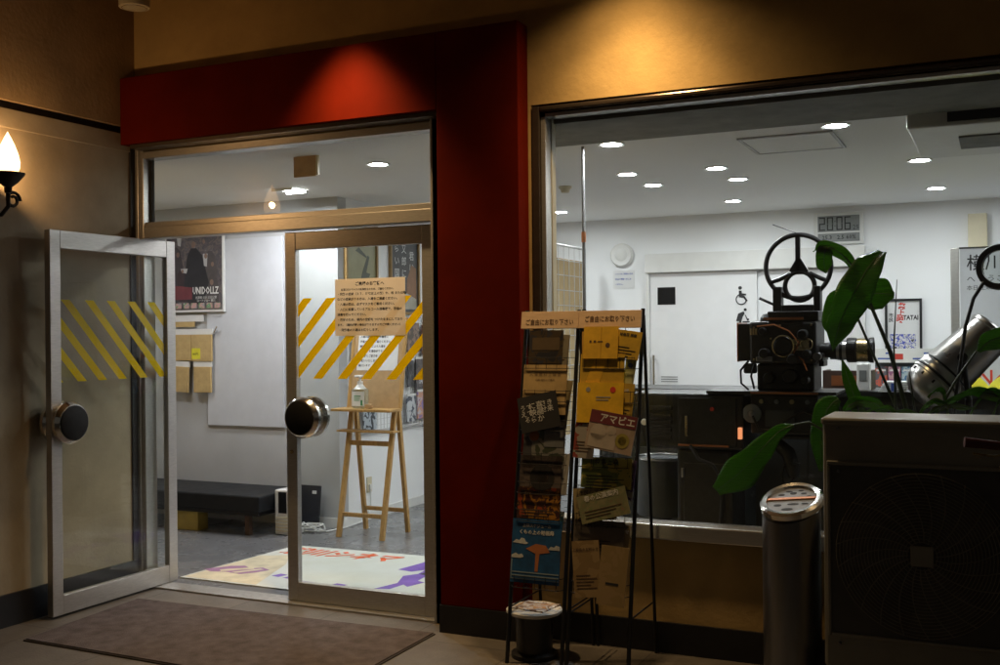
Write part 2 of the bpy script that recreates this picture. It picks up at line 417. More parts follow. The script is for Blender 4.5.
# red portal: header + pillar
rp = thing('red_portal', 'red painted portal framing the entrance doors, header beam and wide pillar', 'portal', (-2.38, 4.84, 0), kind='thing')
MB().box(-4.752, -2.607, 4.777, 4.9, 2.667, 3.065).build('header_beam', M['red'], rp, bevel=.004)
MB().box(-2.607, -2.148, 4.777, 4.9, .14, 3.065).build('pillar', M['red'], rp, bevel=.004)
MB().box(-2.612, -2.143, 4.770, 4.9, 0, .14).build('plinth', M['black_base'], rp)
MB().box(-4.70, -2.61, 4.80, 4.895, 2.645, 2.666).build('underside_track', M['alu_dark'], rp)

# ------------------------------------------------------------------ door frame
df = thing('entrance_frame', 'aluminium frame of the entrance with a glazed transom over the doors', 'door frame', (-3.7, 4.96, 0), kind='thing')
MB().box(-4.765, -4.735, 4.90, 5.02, 0, 2.66).build('jamb', M['alu'], df, bevel=.003)
MB().box(-4.7345, -4.708, 4.915, 5.01, 0, 2.66).build('jamb', M['alu'], df, bevel=.003)
MB().box(-2.715, -2.66, 4.90, 5.02, 0, 2.66).build('jamb', M['alu'], df, bevel=.003)
MB().box(-4.708, -2.715, 4.91, 5.01, 2.600, 2.642).build('head_rail', M['alu'], df, bevel=.003)
MB().box(-4.708, -2.715, 4.93, 5.01, 2.186, 2.216).build('transom_bead', M['alu'], df, bevel=.002)
MB().box(-4.708, -2.715, 4.915, 5.02, 2.118, 2.185).build('transom_bar', M['alu'], df, bevel=.003)
MB().box(-4.708, -2.715, 4.964, 4.972, 2.216, 2.600).build('transom_glass', M['glass'], df)
MB().box(-4.708, -4.698, 4.973, 5.0, 2.216, 2.6).box(-4.69, -4.684, 4.973, 4.985, 2.216, 2.6).build('glazing_strip', M['mat_edge'], df)
MB().box(-4.708, -2.715, 4.915, 5.055, .0005, .011).build('threshold', M['alu'], df, bevel=.002)

# ------------------------------------------------------------------ door leaves
def clip(poly, x0, x1):
    def side(P, f, inter):
        out = []
        for i in range(len(P)):
            a, c2 = P[i], P[(i + 1) % len(P)]
            if f(a): out.append(a)
            if f(a) != f(c2): out.append(inter(a, c2))
        return out
    def ix(x): return lambda a, c2: (x, a[1] + (c2[1] - a[1]) * (x - a[0]) / (c2[0] - a[0]))
    P = side(poly, lambda p: p[0] >= x0, ix(x0))
    if P: P = side(P, lambda p: p[0] <= x1, ix(x1))
    return P

def knob(parent, x, sgn, z=1.058):
    """round pull on one face of the leaf; sgn -1 outside, +1 inside"""
    k = MB().lathe([(.045, 0), (.05, .004), (.098, .012), (.117, .03), (.117, .05), (.104, .068), (.1, .072), (.094, .0725)], (x, sgn * .0045, z), (0, sgn, 0), 40).build('door_pull', M['chrome'], parent, world=False, smooth=True)
    MB().lathe([(.0, .0726), (.094, .0726), (.094, .0765), (.09, .079), (.0, .080)], (x, sgn * .0045, z), (0, sgn, 0), 40).build('pull_cap', M['blackdisc'], k, world=False, smooth=True)

def leaf(x0, x1, handle_x, stripes, name, label, loc, rz):
    d = thing(name, label, 'door', loc, rz, kind='thing', group='glass entrance doors')
    sw_, T = .072, .02
    z0, z1 = .014, 2.108
    MB().box(x0, x0 + sw_, -T, T, z0, z1).build('stile', M['alu'], d, world=False, bevel=.003)
    MB().box(x1 - sw_, x1, -T, T, z0, z1).build('stile', M['alu'], d, world=False, bevel=.003)
    MB().box(x0 + sw_, x1 - sw_, -T + .001, T - .001, z1 - .10, z1).build('top_rail', M['alu'], d, world=False, bevel=.003)
    MB().box(x0 + sw_, x1 - sw_, -T + .001, T - .001, z0, z0 + .105).build('bottom_rail', M['alu'], d, world=False, bevel=.003)
    g0, g1 = x0 + sw_, x1 - sw_
    MB().box(g0, g1, -.004, .004, z0 + .105, z1 - .10).build('glass_pane', M['glass'], d, world=False)
    tp = MB(); mx = frame((0, -.0046, 0), (1, 0, 0), (0, 0, 1))
    for s in stripes:
        P = clip([(s - .031, 1.277), (s + .031, 1.277), (s + .451, 1.731), (s + .389, 1.731)], g0 + .004, g1 - .004)
        if len(P) > 2: tp.prism(P, mx, .0004)
    tp.build('warning_tape', M['tape'], d, world=False)
    knob(d, handle_x, -1); knob(d, handle_x, 1)
    lk = MB().lathe([(.0, .0), (.012, 0), (.012, .006), (.009, .008), (0, .008)], ((x0 + .036) if handle_x < (x0 + x1) / 2 else x1 - .036, -T, .86), (0, -1, 0), 16).build('lock_cylinder', M['brass'], d, world=False, smooth=True)
    return d
cx = -2.735
left_local = [-3.494 - .1605 * 3, -3.494 - .1605 * 2, -3.494 - .1605, -3.494, -3.33, -3.173, -3.013, -2.844]
closed = leaf(-.965, 0, -.835, [s - cx for s in left_local], 'glass_door', 'closed glass door with yellow striped tape and a notice on it', (cx, 4.985, 0), 0)
opened = leaf(-.065, .895, .79, [5.04 - y for y in (4.221, 4.386, 4.529 + .008, 4.69, 4.859)] + [.02, -.14, -.30], 'glass_door', 'open glass door swung out against the beige side wall, yellow striped tape', (-4.657, 5.04, 0), -PI / 2)

# notice on the closed door
nt_ = thing('paper_notice', 'white notice with black Japanese lettering taped to the closed glass door', 'notice', (-3.14, 4.974, 1.515))
MB().box(-3.369, -2.917, 4.9775, 4.9785, 1.516, 1.832).build('sheet', M['pinkpaper'], nt_)
mxn = FY(-3.143, 4.9772, 1.674)
def tl(body, size, u, v, m='ink', parent=nt_, F=mxn, align='LEFT', sx=1, bold=0):
    return text(body, size, M[m], parent, F @ Matrix.Translation((u, v, 0)), align=align, sx=sx, bold=bold)
tl('ご来場のお客様へ', .0235, 0, .128, align='CENTER', bold=.0008)
rows = [('新型コロナウイルス感染防止のため、ご協力ください。', .0130, -.185),
        ('・発熱の症状（３７．５℃以上の熱）や、咳 または喉', .0170, -.212),
        ('などの症状がある方は、入場をご遠慮ください。', .0170, -.212),
        ('・入場の際は、必ずマスクをご着用ください。', .0170, -.212),
        ('・入口に設置しているアルコール消毒液で、手指の', .0170, -.212),
        ('消毒を行ってください。', .0170, -.212),
        ('・換気のため、場内の空調を つけたままにしており', .0170, -.212),
        ('ます。（場内が寒い場合がありますのでご注意ください）', .0150, -.212),
        ('・発熱者の入場はお断りします。', .0170, -.205)]
vv = .098
for i, (s_, z_, u_) in enumerate(rows):
    tl(s_, z_, u_, vv, bold=.0004, sx=1.07); vv -= .0285 if i else .025

# ------------------------------------------------------------------ display window
wf = thing('display_window', 'large street window with dark metal frame and bright steel sill', 'window', (-.3, 4.93, .54), kind='thing')
MB().box(-2.128, -2.088, 4.895, 4.99, .612, 2.655).build('frame_side', M['alu_dark'], wf, bevel=.003)
MB().box(-2.087, -2.062, 4.915, 4.99, .612, 2.605).build('frame_side', M['alu'], wf, bevel=.003)
MB().box(1.55, 1.60, 4.895, 4.99, .612, 2.655).build('frame_side', M['alu_dark'], wf, bevel=.003)
MB().box(-2.0875, 1.55, 4.893, 4.99, 2.626, 2.655).build('frame_head', mat('polished_bronze', (.16, .12, .09), .22, .8, rvar=.04), wf, bevel=.009)
MB().box(-2.0615, 1.55, 4.912, 4.99, 2.603, 2.621).build('frame_head', M['alu'], wf, bevel=.002)
MB().box(-2.133, 1.60, 4.865, 5.0, .538, .612).build('sill', M['sill'], wf, bevel=.008)
MB().box(-2.062, 1.55, 4.936, 4.944, .612, 2.603).build('glass_pane', M['glass'], wf)
MB().box(-2.1, -2.058, 4.9905, 5.04, .612, 2.608).build('inner_reveal', M['cream'], wf)

# ------------------------------------------------------------------ mats
om = thing('door_mat', 'brown carpet door mat lying outside the entrance', 'mat', (-3.5, 4.2, 0))
def quad(b, pts, z0, z1):
    a = [b.bm.verts.new((x, y, z0)) for x, y in pts]; c = [b.bm.verts.new((x, y, z1)) for x, y in pts]
    b.bm.faces.new(a[::-1]); b.bm.faces.new(c)
    for i in range(4): b.bm.faces.new((a[i], a[(i + 1) % 4], c[(i + 1) % 4], c[i]))
    return b
quad(MB(), [(-4.46, 3.80), (-2.60, 3.77), (-2.61, 4.72), (-4.535, 4.66)], .0005, .007).build('rubber_backing', mat('brown_rubber', (.05, .043, .042), .8), om)
quad(MB(), [(-4.450, 3.808), (-2.608, 3.778), (-2.618, 4.713), (-4.527, 4.652)], .0071, .013).build('carpet_pile', M['mat_brown'], om)

im = thing('logo_mat', 'white floor mat printed with the orange cinema name inside the doors', 'mat', (-3.7, 5.8, 0))
quad(MB(), [(-4.70, 5.19), (-2.75, 5.19), (-2.72, 6.37), (-4.62, 6.30)], .0005, .008).build('mat_sheet', M['mat_white'], im)
tx = text('横川シネマ', .215, M['orange'], im, FZ(-4.13, 6.135, .0095) @ Matrix.Rotation(math.radians(2.5), 4, 'Z') @ Matrix(((1, .25, 0, 0), (0, 1, 0, 0), (0, 0, 1, 0), (0, 0, 0, 1))), sx=.83, bold=.008, res=2)
def blob(b, pts, z, th=.0006):
    return b.prism(pts, Matrix.Translation((0, 0, z)), th)
b = MB(); blob(b, [(-4.68, 5.21), (-4.12, 5.21), (-4.30, 5.75), (-4.45, 6.0), (-4.64, 5.9)], .0083); b.build('cream_corner', M['mat_cream'], im)
b = MB()
def cam_shape(cx_, cy_, s):
    return [(cx_ + s * x, cy_ + s * y) for x, y in [(-1, -.3), (-.6, -.5), (-.1, -.35), (.5, -.45), (.8, -.1), (1, .35), (.6, .55), (.3, .3), (-.1, .55), (-.5, .35), (-.7, .05)]]
blob(b, cam_shape(-4.50, 5.49, .21), .0090)
b.build('mauve_emblem', M['mauve'], im)
b = MB(); blob(b, [(-4.60, 5.45), (-4.56, 5.41), (-4.40, 5.55), (-4.44, 5.58)], .0097); blob(b, [(-4.48, 5.42), (-4.44, 5.41), (-4.33, 5.56), (-4.37, 5.57)], .0097); b.build('emblem_gap', M['mat_cream'], im)
b = MB()
for (x0, x1, y0, y1) in [(-4.18, -4.12, 5.44, 5.5), (-4.08, -4.0, 5.42, 5.47), (-3.95, -3.8, 5.36, 5.39), (-3.7, -3.62, 5.37, 5.42), (-3.5, -3.38, 5.33, 5.37)]:
    blob(b, [(x0, y0), (x1, y0 - .01), (x1 + .02, y1), (x0 + .02, y1 + .01)], .0083)
blob(b, [(-3.40, 5.40), (-3.345, 5.58), (-3.41, 5.76), (-3.35, 5.84), (-3.36, 5.95), (-3.28, 5.92), (-3.26, 5.68), (-3.20, 5.66), (-3.24, 5.52), (-3.29, 5.56), (-3.31, 5.43)], .0083)
blob(b, [(-3.53, 5.90), (-3.46, 6.25), (-3.2, 6.27), (-3.15, 6.05), (-3.35, 5.98), (-3.42, 5.88)], .0090)
b.build('violet_flag', M['purple'], im)
b = MB(); blob(b, [(-3.34, 5.84), (-3.2, 5.80), (-3.12, 5.95), (-3.3, 5.98)], .0091); b.build('dark_figure', M['ink'], im)

# ------------------------------------------------------------------ lamps outside
sc_ = thing('wall_sconce', 'lit flame shaped bulb on a black wrought iron bracket, beige side wall', 'wall lamp', (-4.77, 3.87, 2.25))
L0 = (-4.62, 3.87)
MB().lathe([(.0, 2.585), (.006, 2.573), (.018, 2.55), (.034, 2.515), (.05, 2.47), (.058, 2.43), (.057, 2.40), (.048, 2.375), (.038, 2.355), (.03, 2.345), (0, 2.345)][::-1], (L0[0], L0[1], 0), (0, 0, 1), 28).build('flame_shade', M['bulb'], sc_, smooth=True)
MB().lathe([(0, 2.33), (.03, 2.328), (.055, 2.345), (.085, 2.372), (.08, 2.362), (.05, 2.325), (.02, 2.30), (.018, 2.27), (0, 2.265)], (L0[0], L0[1], 0), (0, 0, 1), 12).build('bulb_cup', M['iron'], sc_, smooth=True)
b = MB()
pts = [(-4.765, 3.87, 2.21), (-4.73, 3.87, 2.16), (-4.67, 3.87, 2.16), (-4.62, 3.87, 2.2), (-4.62, 3.87, 2.27)]
b.tube(pts, .011, 8)
sp = [(-4.62 + .0, 3.90 + .045 * math.cos(a) * (1 - a / 14), 2.235 + .045 * math.sin(a) * (1 - a / 14)) for a in [i * .4 for i in range(22)]]
b.tube(sp, .009, 6)
b.build('scroll_arm', M['iron'], sc_, smooth=True)
MB().lathe([(0, 0), (.05, 0), (.045, .015), (.02, .022), (0, .022)], (-4.77, 3.87, 2.21), (1, 0, 0), 20).build('wall_plate', M['iron'], sc_, smooth=True)

ld = bpy.data.lights.new('sconce_light', 'POINT'); ld.energy = 14; ld.color = (1, .64, .33); ld.shadow_soft_size = .02
lo = bpy.data.objects.new('sconce_light', ld); C.objects.link(lo); lo.location = (-4.62, 3.87, 2.435)
spots = [(-4.46, False), (-3.11, True), (-1.57, True)]
labs = ['white cylinder spotlight hanging in the corner over the side wall, unlit', 'lit cylinder spotlight hanging above the red header beam', 'lit cylinder spotlight hanging above the display window']
for (sx_, lit), lb in zip(spots, labs):
    sy_ = (4.54 if sx_ > -2 else 4.5) if sx_ > -4 else 4.6
    f = thing('cylinder_spotlight', lb, 'spotlight', (sx_, sy_, 3.4), 0, group='cylinder spotlights under the canopy')
    MB().lathe([(.070, 3.395), (.085, 3.40), (.088, 3.62), (.07, 3.65), (0, 3.65)], (sx_, sy_, 0), (0, 0, 1), 28).build('housing', M['cream'], f, smooth=True)
    MB().lathe([(0, 3.46), (.066, 3.46), (.07, 3.395), (.066, 3.394), (.06, 3.45), (0, 3.45)], (sx_, sy_, 0), (0, 0, 1), 28).build('reflector', M['chrome'], f, smooth=True)
    MB().cyl((sx_, sy_, 3.65), (sx_, sy_, 3.78), .018).build('stem', M['alu'], f, smooth=True)
    if lit:
        for nm_, en, ang in ((('spot_beam', 118, 94), ('spot_field', 55, 130)) if sx_ > -2 else (('spot_beam', 270, 82), ('spot_field', 12, 96))):
            ld = bpy.data.lights.new(nm_, 'SPOT'); ld.energy = en; ld.color = (1, .66, .31); ld.spot_size = math.radians(ang); ld.spot_blend = 1.0; ld.shadow_soft_size = .055
            lo = bpy.data.objects.new('spot_lamp', ld); C.objects.link(lo); lo.location = (sx_, sy_, 3.385)
            lo.rotation_euler = (math.radians(1), 0, 0)

# ------------------------------------------------------------------ ceiling fittings
dl = [(-3.588, 5.80, 'above the closed door'), (-2.034, 5.83, 'nearest the window corner beside the pillar'), (-.79, 5.86, 'behind the shaded ceiling strip, between hatch and air conditioner'),
      (-2.325, 6.99, 'left one of the middle pair row, nearer the street'), (-2.33, 7.60, 'left one of the middle pair row, nearer the toilet door'),
      (-1.716, 7.02, 'right one of the middle pair row, nearer the street'), (-1.702, 7.60, 'right one of the middle pair row, nearer the toilet door'),
      (-2.029, 8.87, 'just in front of the toilet door'), (-3.593, 8.89, 'over the bamboo backed grid'), (-.472, 7.33, 'just behind the ceiling air conditioner'),
      (-.456, 8.85, 'nearest the back wall beside the air conditioner'), (-6.0, 5.85, 'over the black bench, out past the poster'),
      (.95, 6.9, 'added out of view for extra light, above the far end of the counter, nearer the street'), (.95, 8.6, 'added out of view for extra light, behind the whiteboard')]  # last two are unseen extras, added to lift ceiling and wall brightness
for i, (x, y, l) in enumerate(dl):
    t = thing('downlight', 'round recessed downlight ' + l, 'ceiling light', (x, y, 2.60), 0, group='recessed ceiling downlights')
    MB().lathe([(.057, 2.612), (.057, 2.603), (.075, 2.6005), (.078, 2.612)], (x, y, 0), (0, 0, 1), 28).build('trim_ring', M['white_plastic'], t, smooth=True)
    MB().cyl((x, y, 2.6035), (x, y, 2.612), .056, n=28).build('diffuser', M['downlight'], t)
t = thing('ceiling_light_panel', 'small square lit ceiling panel over the black bench', 'ceiling light', (-4.79, 6.53, 2.6))
MB().box(-4.88, -4.74, 6.44, 6.6, 2.606, 2.612).build('diffuser', M['downlight'], t)
MB().box(-4.90, -4.72, 6.42, 6.439, 2.59, 2.612).box(-4.90, -4.72, 6.601, 6.62, 2.59, 2.612).build('trim', M['white_plastic'], t)
t = thing('smoke_detector', 'small round smoke detector on the ceiling', 'smoke detector', (-2.94, 7.38, 2.57))
MB().lathe([(.05, 2.61), (.05, 2.6), (.035, 2.585), (.03, 2.565), (0, 2.565)], (-2.94, 7.38, 0), (0, 0, 1), 20).build('housing', M['cream'], t, smooth=True)
t = thing('ceiling_hatch', 'flush square access hatch in the ceiling', 'hatch', (-1.1, 6.3, 2.6))
MB().box(-1.33, -.85, 6.03, 6.56, 2.603, 2.612).build('hatch_panel', M['ceiling'], t)
b = MB(); b.box(-1.35, -1.332, 6.01, 6.58, 2.600, 2.612); b.box(-.848, -.83, 6.01, 6.58, 2.600, 2.612); b.box(-1.332, -.848, 6.01, 6.028, 2.600, 2.612); b.box(-1.332, -.848, 6.562, 6.58, 2.600, 2.612)
b.build('hatch_frame', mat('grey_trim', (.4, .4, .4), .5), t)
t = thing('ceiling_air_conditioner', 'ceiling hung air conditioner with dark outlet slot and grey intake grille', 'air conditioner', (.2, 6.2, 2.52), kind='thing')
MB().box(-.43, .95, 5.70, 6.75, 2.525, 2.608).build('casing', M['white_plastic'], t, bevel=.012)
MB().box(-.24, .9, 5.690, 5.699, 2.545, 2.60).build('outlet_slot', M['blackdisc'], t)
b = MB()
for k in range(14): b.box(-.20, .8, 6.03 + k * .028, 6.05 + k * .028, 2.515, 2.5245)
b.build('intake_grille', mat('grille_grey', (.16, .16, .15), .6), t)
t = thing('ceiling_signboard', 'small wooden plaque hanging from the ceiling behind the transom', 'sign', (-3.82, 5.35, 2.45))
MB().box(-3.907, -3.745, 5.34, 5.36, 2.486, 2.609).build('board', M['wood2'], t)
MB().box(-3.744, -3.73, 5.34, 5.36, 2.49, 2.609).build('edge_strip', M['cream'], t)

# ------------------------------------------------------------------ left wall of the lobby (behind the open doorway)
t = thing('white_wall_panel', 'tall white panel fixed to the grey wall behind the doorway', 'panel', (-5.62, 7.03, .77))
MB().box(-6.03, -5.25, 7.012, 7.03, .777, 2.325).build('panel', M['board_white'], t, bevel=.003)
MB().box(-6.036, -5.244, 7.014, 7.029, .771, .776).build('bottom_trim', M['alu'], t)

def film_poster():
    t = thing('film_poster', 'dark film poster of a crowd in coats, hung above the brown paper packets', 'poster', (-6.1, 7.0, 1.73))
    MB().box(-6.45, -5.826, 6.985, 7.008, 1.725, 2.46).build('backing', M['white_plastic'], t)
    pic = MB().box(-6.435, -5.842, 6.983, 6.9845, 1.742, 2.445).build('picture', patch_mat('poster_print', [(.05, .045, .05), (.11, .09, .095), (.06, .06, .07), (.15, .12, .11), (.09, .08, .09), (.18, .16, .16)], 14, .35, 3.1, True), t)
    F = FY(-6.14, 6.9828, 2.09)
    for k_, (u, v, sc_2, cc) in enumerate([(-.2, .08, .62, (.06, .05, .055)), (.17, .04, .6, (.08, .07, .07)), (-.12, -.1, .6, (.045, .03, .035)), (.2, -.14, .5, (.07, .06, .06)), (-.23, -.16, .5, (.05, .05, .06))]):
        b = MB(); b.prism([(u + sc_2 * a_, v + sc_2 * c_) for a_, c_ in [(-.09, .1), (-.13, -.15), (-.08, -.3), (.12, -.3), (.14, -.12), (.09, .11), (.03, .17), (-.03, .17)]], F, .0003 + k_ * .00008); b.build('figure_print', mat('figure_tone_' + 'abcde'[k_], cc, .5), pic)
    b = MB()
    b.prism([(-.07, .1), (-.11, -.15), (-.06, -.3), (.1, -.3), (.16, -.12), (.09, .11), (.03, .17), (-.03, .17)], F, .0008); b.build('coat_figure', mat('coat_print', (.025, .025, .03), .4), pic)
    b = MB()
    for (u, v, r) in [(.0, .2, .035), (-.17, .12, .028), (-.22, .22, .028), (.13, .1, .028), (.2, .03, .025), (-.12, -.02, .02), (.19, -.12, .03), (-.07, .27, .022), (.11, .22, .022)]:
        b.prism([(u + .62 * r * math.cos(a * .6283), v + .8 * r * math.sin(a * .6283)) for a in range(10)], F, .0014)
    b.build('crowd_print', mat('face_print', (.21, .135, .105), .5), pic)
    b = MB()
    for (u, v, w_, h_) in [(-.25, -.02, .03, .1), (.11, .02, .03, .1), (-.17, .2, .03, .07), (-.13, -.03, .05, .03), (-.27, .14, .05, .05)]:
        b.prism([(u, v), (u + w_, v - .01), (u + w_ * 1.3, v + h_), (u - .01, v + h_)], F, .0012)
    b.build('shirt_print', mat('shirt_print', (.42, .42, .42), .5), pic)
    b = MB(); b.prism([(-.2, -.14), (-.02, -.16), (-.02, -.26), (-.22, -.26)], F, .0012); b.build('red_cloth', mat('wine_print', (.16, .04, .05), .5), pic)
    text('UNIDOLLZ', .082, M['inkwhite'], t, F @ Matrix.Translation((.125, -.19, .0022)), sx=.68, bold=.002)
    text('出演者 ほか 近日公開\nロードショー 横川', .026, M['inkwhite'], t, F @ Matrix.Translation((.13, -.26, .0022)), sx=.9)
    b = MB()
    for k in range(7): b.box(-6.42 + k * .083, -6.36 + k * .083, 6.9815, 6.9825, 1.755, 1.80)
    b.build('credit_strip', patch_mat('credits_print', [(.3, .3, .3), (.5, .3, .28), (.15, .3, .15), (.5, .5, .5)], 22, .5, 9), t)
film_poster()

def packet(x0, x1, z0, z1, tilt, label, card=False):
    t = thing('paper_packet', label, 'paper packet', ((x0 + x1) / 2, 6.99, z0), 0, group='brown paper packets hanging on the lobby wall')
    c = ((x0 + x1) / 2, 6.985, z1); F = FY(*c) @ Matrix.Rotation(tilt, 4, 'Z'); w_ = (x1 - x0) / 2; h_ = z1 - z0
    b = MB(); b.prism([(-w_, -h_), (w_, -h_), (w_ * .98, -.035), (-w_ * .98, -.035)], F, .02); b.build('brown_bag', M['kraft'], t, bevel=.004)
    b = MB(); b.prism([(-w_ - .004, -.034), (w_ + .004, -.034), (w_ + .004, .012), (-w_ - .004, .012)], F, .014); b.build('white_header', M['white_plastic'], t)
    if card:
        b = MB(); b.prism([(-w_ + .005, -h_ + .02), (-w_ * .1, -h_ + .02), (-w_ * .1, -h_ + .11), (-w_ + .005, -h_ + .11)], F @ Matrix.Translation((0, 0, .0205)), .001); b.build('yellow_card', M['yellow'], t)
        text('80円', .03, M['ink'], t, F @ Matrix.Translation((-w_ * .55, -h_ + .06, .022)))
packet(-6.385, -6.165, 1.315, 1.57, 0, 'brown paper packet, upper row, beside the open door edge')
packet(-6.16, -5.945, 1.31, 1.57, 0, 'brown paper packet carrying a yellow price card', True)
packet(-6.375, -6.19, 1.05, 1.30, -.05, 'tilted brown paper packet, lower row, beside the open door edge')
packet(-6.14, -5.955, 1.05, 1.30, 0, 'brown paper packet under the one with the yellow card')
t = thing('notice_strip', 'small white price slips pinned under the film poster', 'notice', (-6.2, 7.0, 1.6))
MB().box(-6.37, -6.06, 7.004, 7.01, 1.645, 1.70).build('slip', M['whitepaper'], t)
MB().box(-6.37, -6.15, 6.999, 7.003, 1.60, 1.644).build('slip', M['kraft'], t)
t = thing('wall_hook', 'small chrome hook on the wall beside the brown packets', 'hook', (-5.93, 6.95, 1.55))
MB().cyl((-5.92, 7.03, 1.57), (-5.92, 6.97, 1.55), .008).cyl((-5.92, 6.97, 1.55), (-5.89, 6.97, 1.60), .008).build('hook', M['chrome'], t, smooth=True)

# bench
bn = thing('bench', 'long low black vinyl bench against the grey wall', 'bench', (-6.0, 6.72, 0))
MB().box(-7.0, -5.06, 6.44, 6.99, .185, .31).build('seat', M['black_vinyl'], bn, bevel=.012)
MB().box(-6.97, -5.09, 6.47, 6.96, .155, .1845).build('seat_frame', M['blackmetal'], bn)
for x in (-6.9, -5.22):
    for y in (6.52, 6.9):
        MB().box(x - .02, x + .02, y - .02, y + .02, 0, .155).build('leg', mat('dark_wood', (.09, .05, .03), .5) if x == -6.9 and y < 6.6 else bpy.data.materials['dark_wood'], bn)
t = thing('yellow_box', 'yellow box stored under the black bench', 'box', (-5.72, 6.6, 0))
MB().box(-5.95, -5.70, 6.50, 6.62, 0, .145).build('box_body', mat('dull_yellow', (.42, .33, .08), .6), t, bevel=.004)
MB().box(-5.955, -5.695, 6.495, 6.625, .1455, .152).build('box_lid', bpy.data.materials['dull_yellow'], t)
t = thing('computer_tower', 'white slim computer tower with a black slot beside the bench', 'computer', (-4.96, 6.68, 0))
MB().box(-5.035, -4.90, 6.6, 6.74, .005, .345).build('case', M['white_plastic'], t, bevel=.008)
MB().box(-4.995, -4.925, 6.592, 6.5995, .17, .33).build('front_slot', M['blackdisc'], t)
b = MB()
for k in range(5): b.box(-5.025, -4.91, 6.594, 6.5995, .03 + k * .025, .04 + k * .025)
b.build('vent_slats', M['cream'], t)
t = thing('black_panel', 'black board leaning on the grey wall beside the white computer', 'panel', (-4.9, 6.93, 0))
m_ = Matrix.Translation((0, 6.93, 0)) @ Matrix.Rotation(-.12, 4, 'X')
MB().box(-5.06, -4.875, 0, .02, 0, .335, mx=m_).build('board', mat('navy_black', (.02, .022, .03), .5), t)
MB().box(-4.945, -4.905, -.002, -.0005, .27, .295, mx=m_).build('white_label', M['white_plastic'], t)
t = thing('power_cable', 'tangle of white cables with plugs on the floor by the computer', 'cable', (-4.8, 6.8, 0))
b = MB(); rnd = random.Random(3)
pts = [(-5.0, 6.80, .02)]
for k in range(28):
    pts.append((-4.93 + .13 * math.sin(k * .9) + .004 * k, 6.80 + .07 * math.cos(k * 1.3), .012 + .05 * abs(math.sin(k * .7))))
pts += [(-4.72, 6.82, .01), (-4.68, 7.05, .008), (-4.70, 7.35, .012), (-4.712, 7.45, .1), (-4.715, 7.455, .26)]
b.tube(pts, .0055, 6); b.build('flex', M['white_plastic'], t, smooth=True)
MB().box(-4.95, -4.88, 6.72, 6.76, .004, .04).build('plug_block', M['white_plastic'], t, bevel=.004)
t = thing('wall_socket', 'cream power socket low on the white side wall behind the easel', 'socket', (-4.73, 7.45, .22))
MB().box(-4.73, -4.72, 7.415, 7.485, .225, .35).build('plate', M['cream'], t, bevel=.003)
MB().box(-4.7195, -4.705, 7.435, 7.47, .25, .29).build('plug', M['white_plastic'], t)

# easel stand with sanitiser
es = thing('wooden_stand', 'pine display stand with two narrow shelves and a leaning back board', 'stand', (-4.34, 6.9, 0))
def bar(p0, p1, w_, d_, name='leg', parent=es, m='wood'):
    p0, p1 = Vector(p0), Vector(p1); dd = (p1 - p0)
    q = Vector((0, 0, 1)).rotation_difference(dd.normalized()); mx = Matrix.Translation(p0) @ q.to_matrix().to_4x4()
    return MB().box(-w_ / 2, w_ / 2, -d_ / 2, d_ / 2, 0, dd.length, mx=mx).build(name, M[m], parent, bevel=.002)
for x in (-4.53, -4.15):
    bar((x, 6.71, 0), (x + .005, 6.915, 1.02), .036, .03)
    bar((x, 7.09, 0), (x + .004, 6.95, .99), .03, .034)
bar((-4.515, 6.746, .17), (-4.165, 6.746, .17), .03, .02, 'crossbar')
bar((-4.512, 7.062, .17), (-4.165, 7.062, .17), .03, .02, 'crossbar')
bar((-4.512, 6.845, .70), (-4.165, 6.845, .70), .036, .02, 'crossbar')
MB().box(-4.60, -4.08, 6.72, 6.90, .945, .965).build('shelf', M['wood'], es, bevel=.003)
MB().box(-4.59, -4.09, 6.78, 6.88, .785, .80).build('shelf', M['wood'], es, bevel=.003)
mb_ = Matrix.Translation((0, 6.885, .966)) @ Matrix.Rotation(-.16, 4, 'X')
MB().box(-4.535, -4.105, 0, .012, 0, .68, mx=mb_).build('back_board', M['wood2'], es)
b = MB().box(-4.56, -4.536, -.004, .018, 0, .69, mx=mb_).box(-4.104, -4.08, -.004, .018, 0, .69, mx=mb_)
b.build('board_edge', M['wood'], es)
np_ = thing('paper_notice', 'white instruction sheet fixed to the wooden stand behind the bottle', 'notice', (-4.32, 6.93, 1.24))
MB().box(-4.50, -4.14, -.002, -.0008, .285, .60, mx=mb_).build('sheet', M['whitepaper'], np_)
Fb = mb_ @ frame((-4.32, -.0026, .445), (1, 0, 0), (0, 0, 1))
for i, s_ in enumerate(['お客様へ', '入場の際はマスクの着用と', '手指の消毒にご協力ください。', '検温の結果により入場を', 'お断りする場合があります。', 'ご理解とご協力を', 'お願いいたします。', '横川シネマ']):
    text(s_, .026 if i == 0 else .021, M['ink'], np_, Fb @ Matrix.Translation((0 if i == 0 else -.165, .135 - i * .037, 0)), align='CENTER' if i == 0 else 'LEFT', bold=.0005)
bt = thing('sanitiser_bottle', 'clear hand sanitiser pump bottle with green label on the stand shelf', 'bottle', (-4.385, 6.80, .966))
MB().box(-4.447, -4.323, 6.77, 6.83, .967, 1.115).build('bottle_body', M['bottle'], bt, bevel=.014)
MB().box(-4.438, -4.332, 6.768, 6.769, .985, 1.095).build('label', M['white_plastic'], bt)
b = MB().box(-4.42, -4.36, 6.767, 6.7677, 1.055, 1.063).box(-4.42, -4.37, 6.767, 6.7677, 1.04, 1.046).box(-4.42, -4.375, 6.767, 6.7677, 1.025, 1.031).box(-4.362, -4.345, 6.767, 6.7677, .99, 1.03)
b.build('label_print', M['teal'], bt)
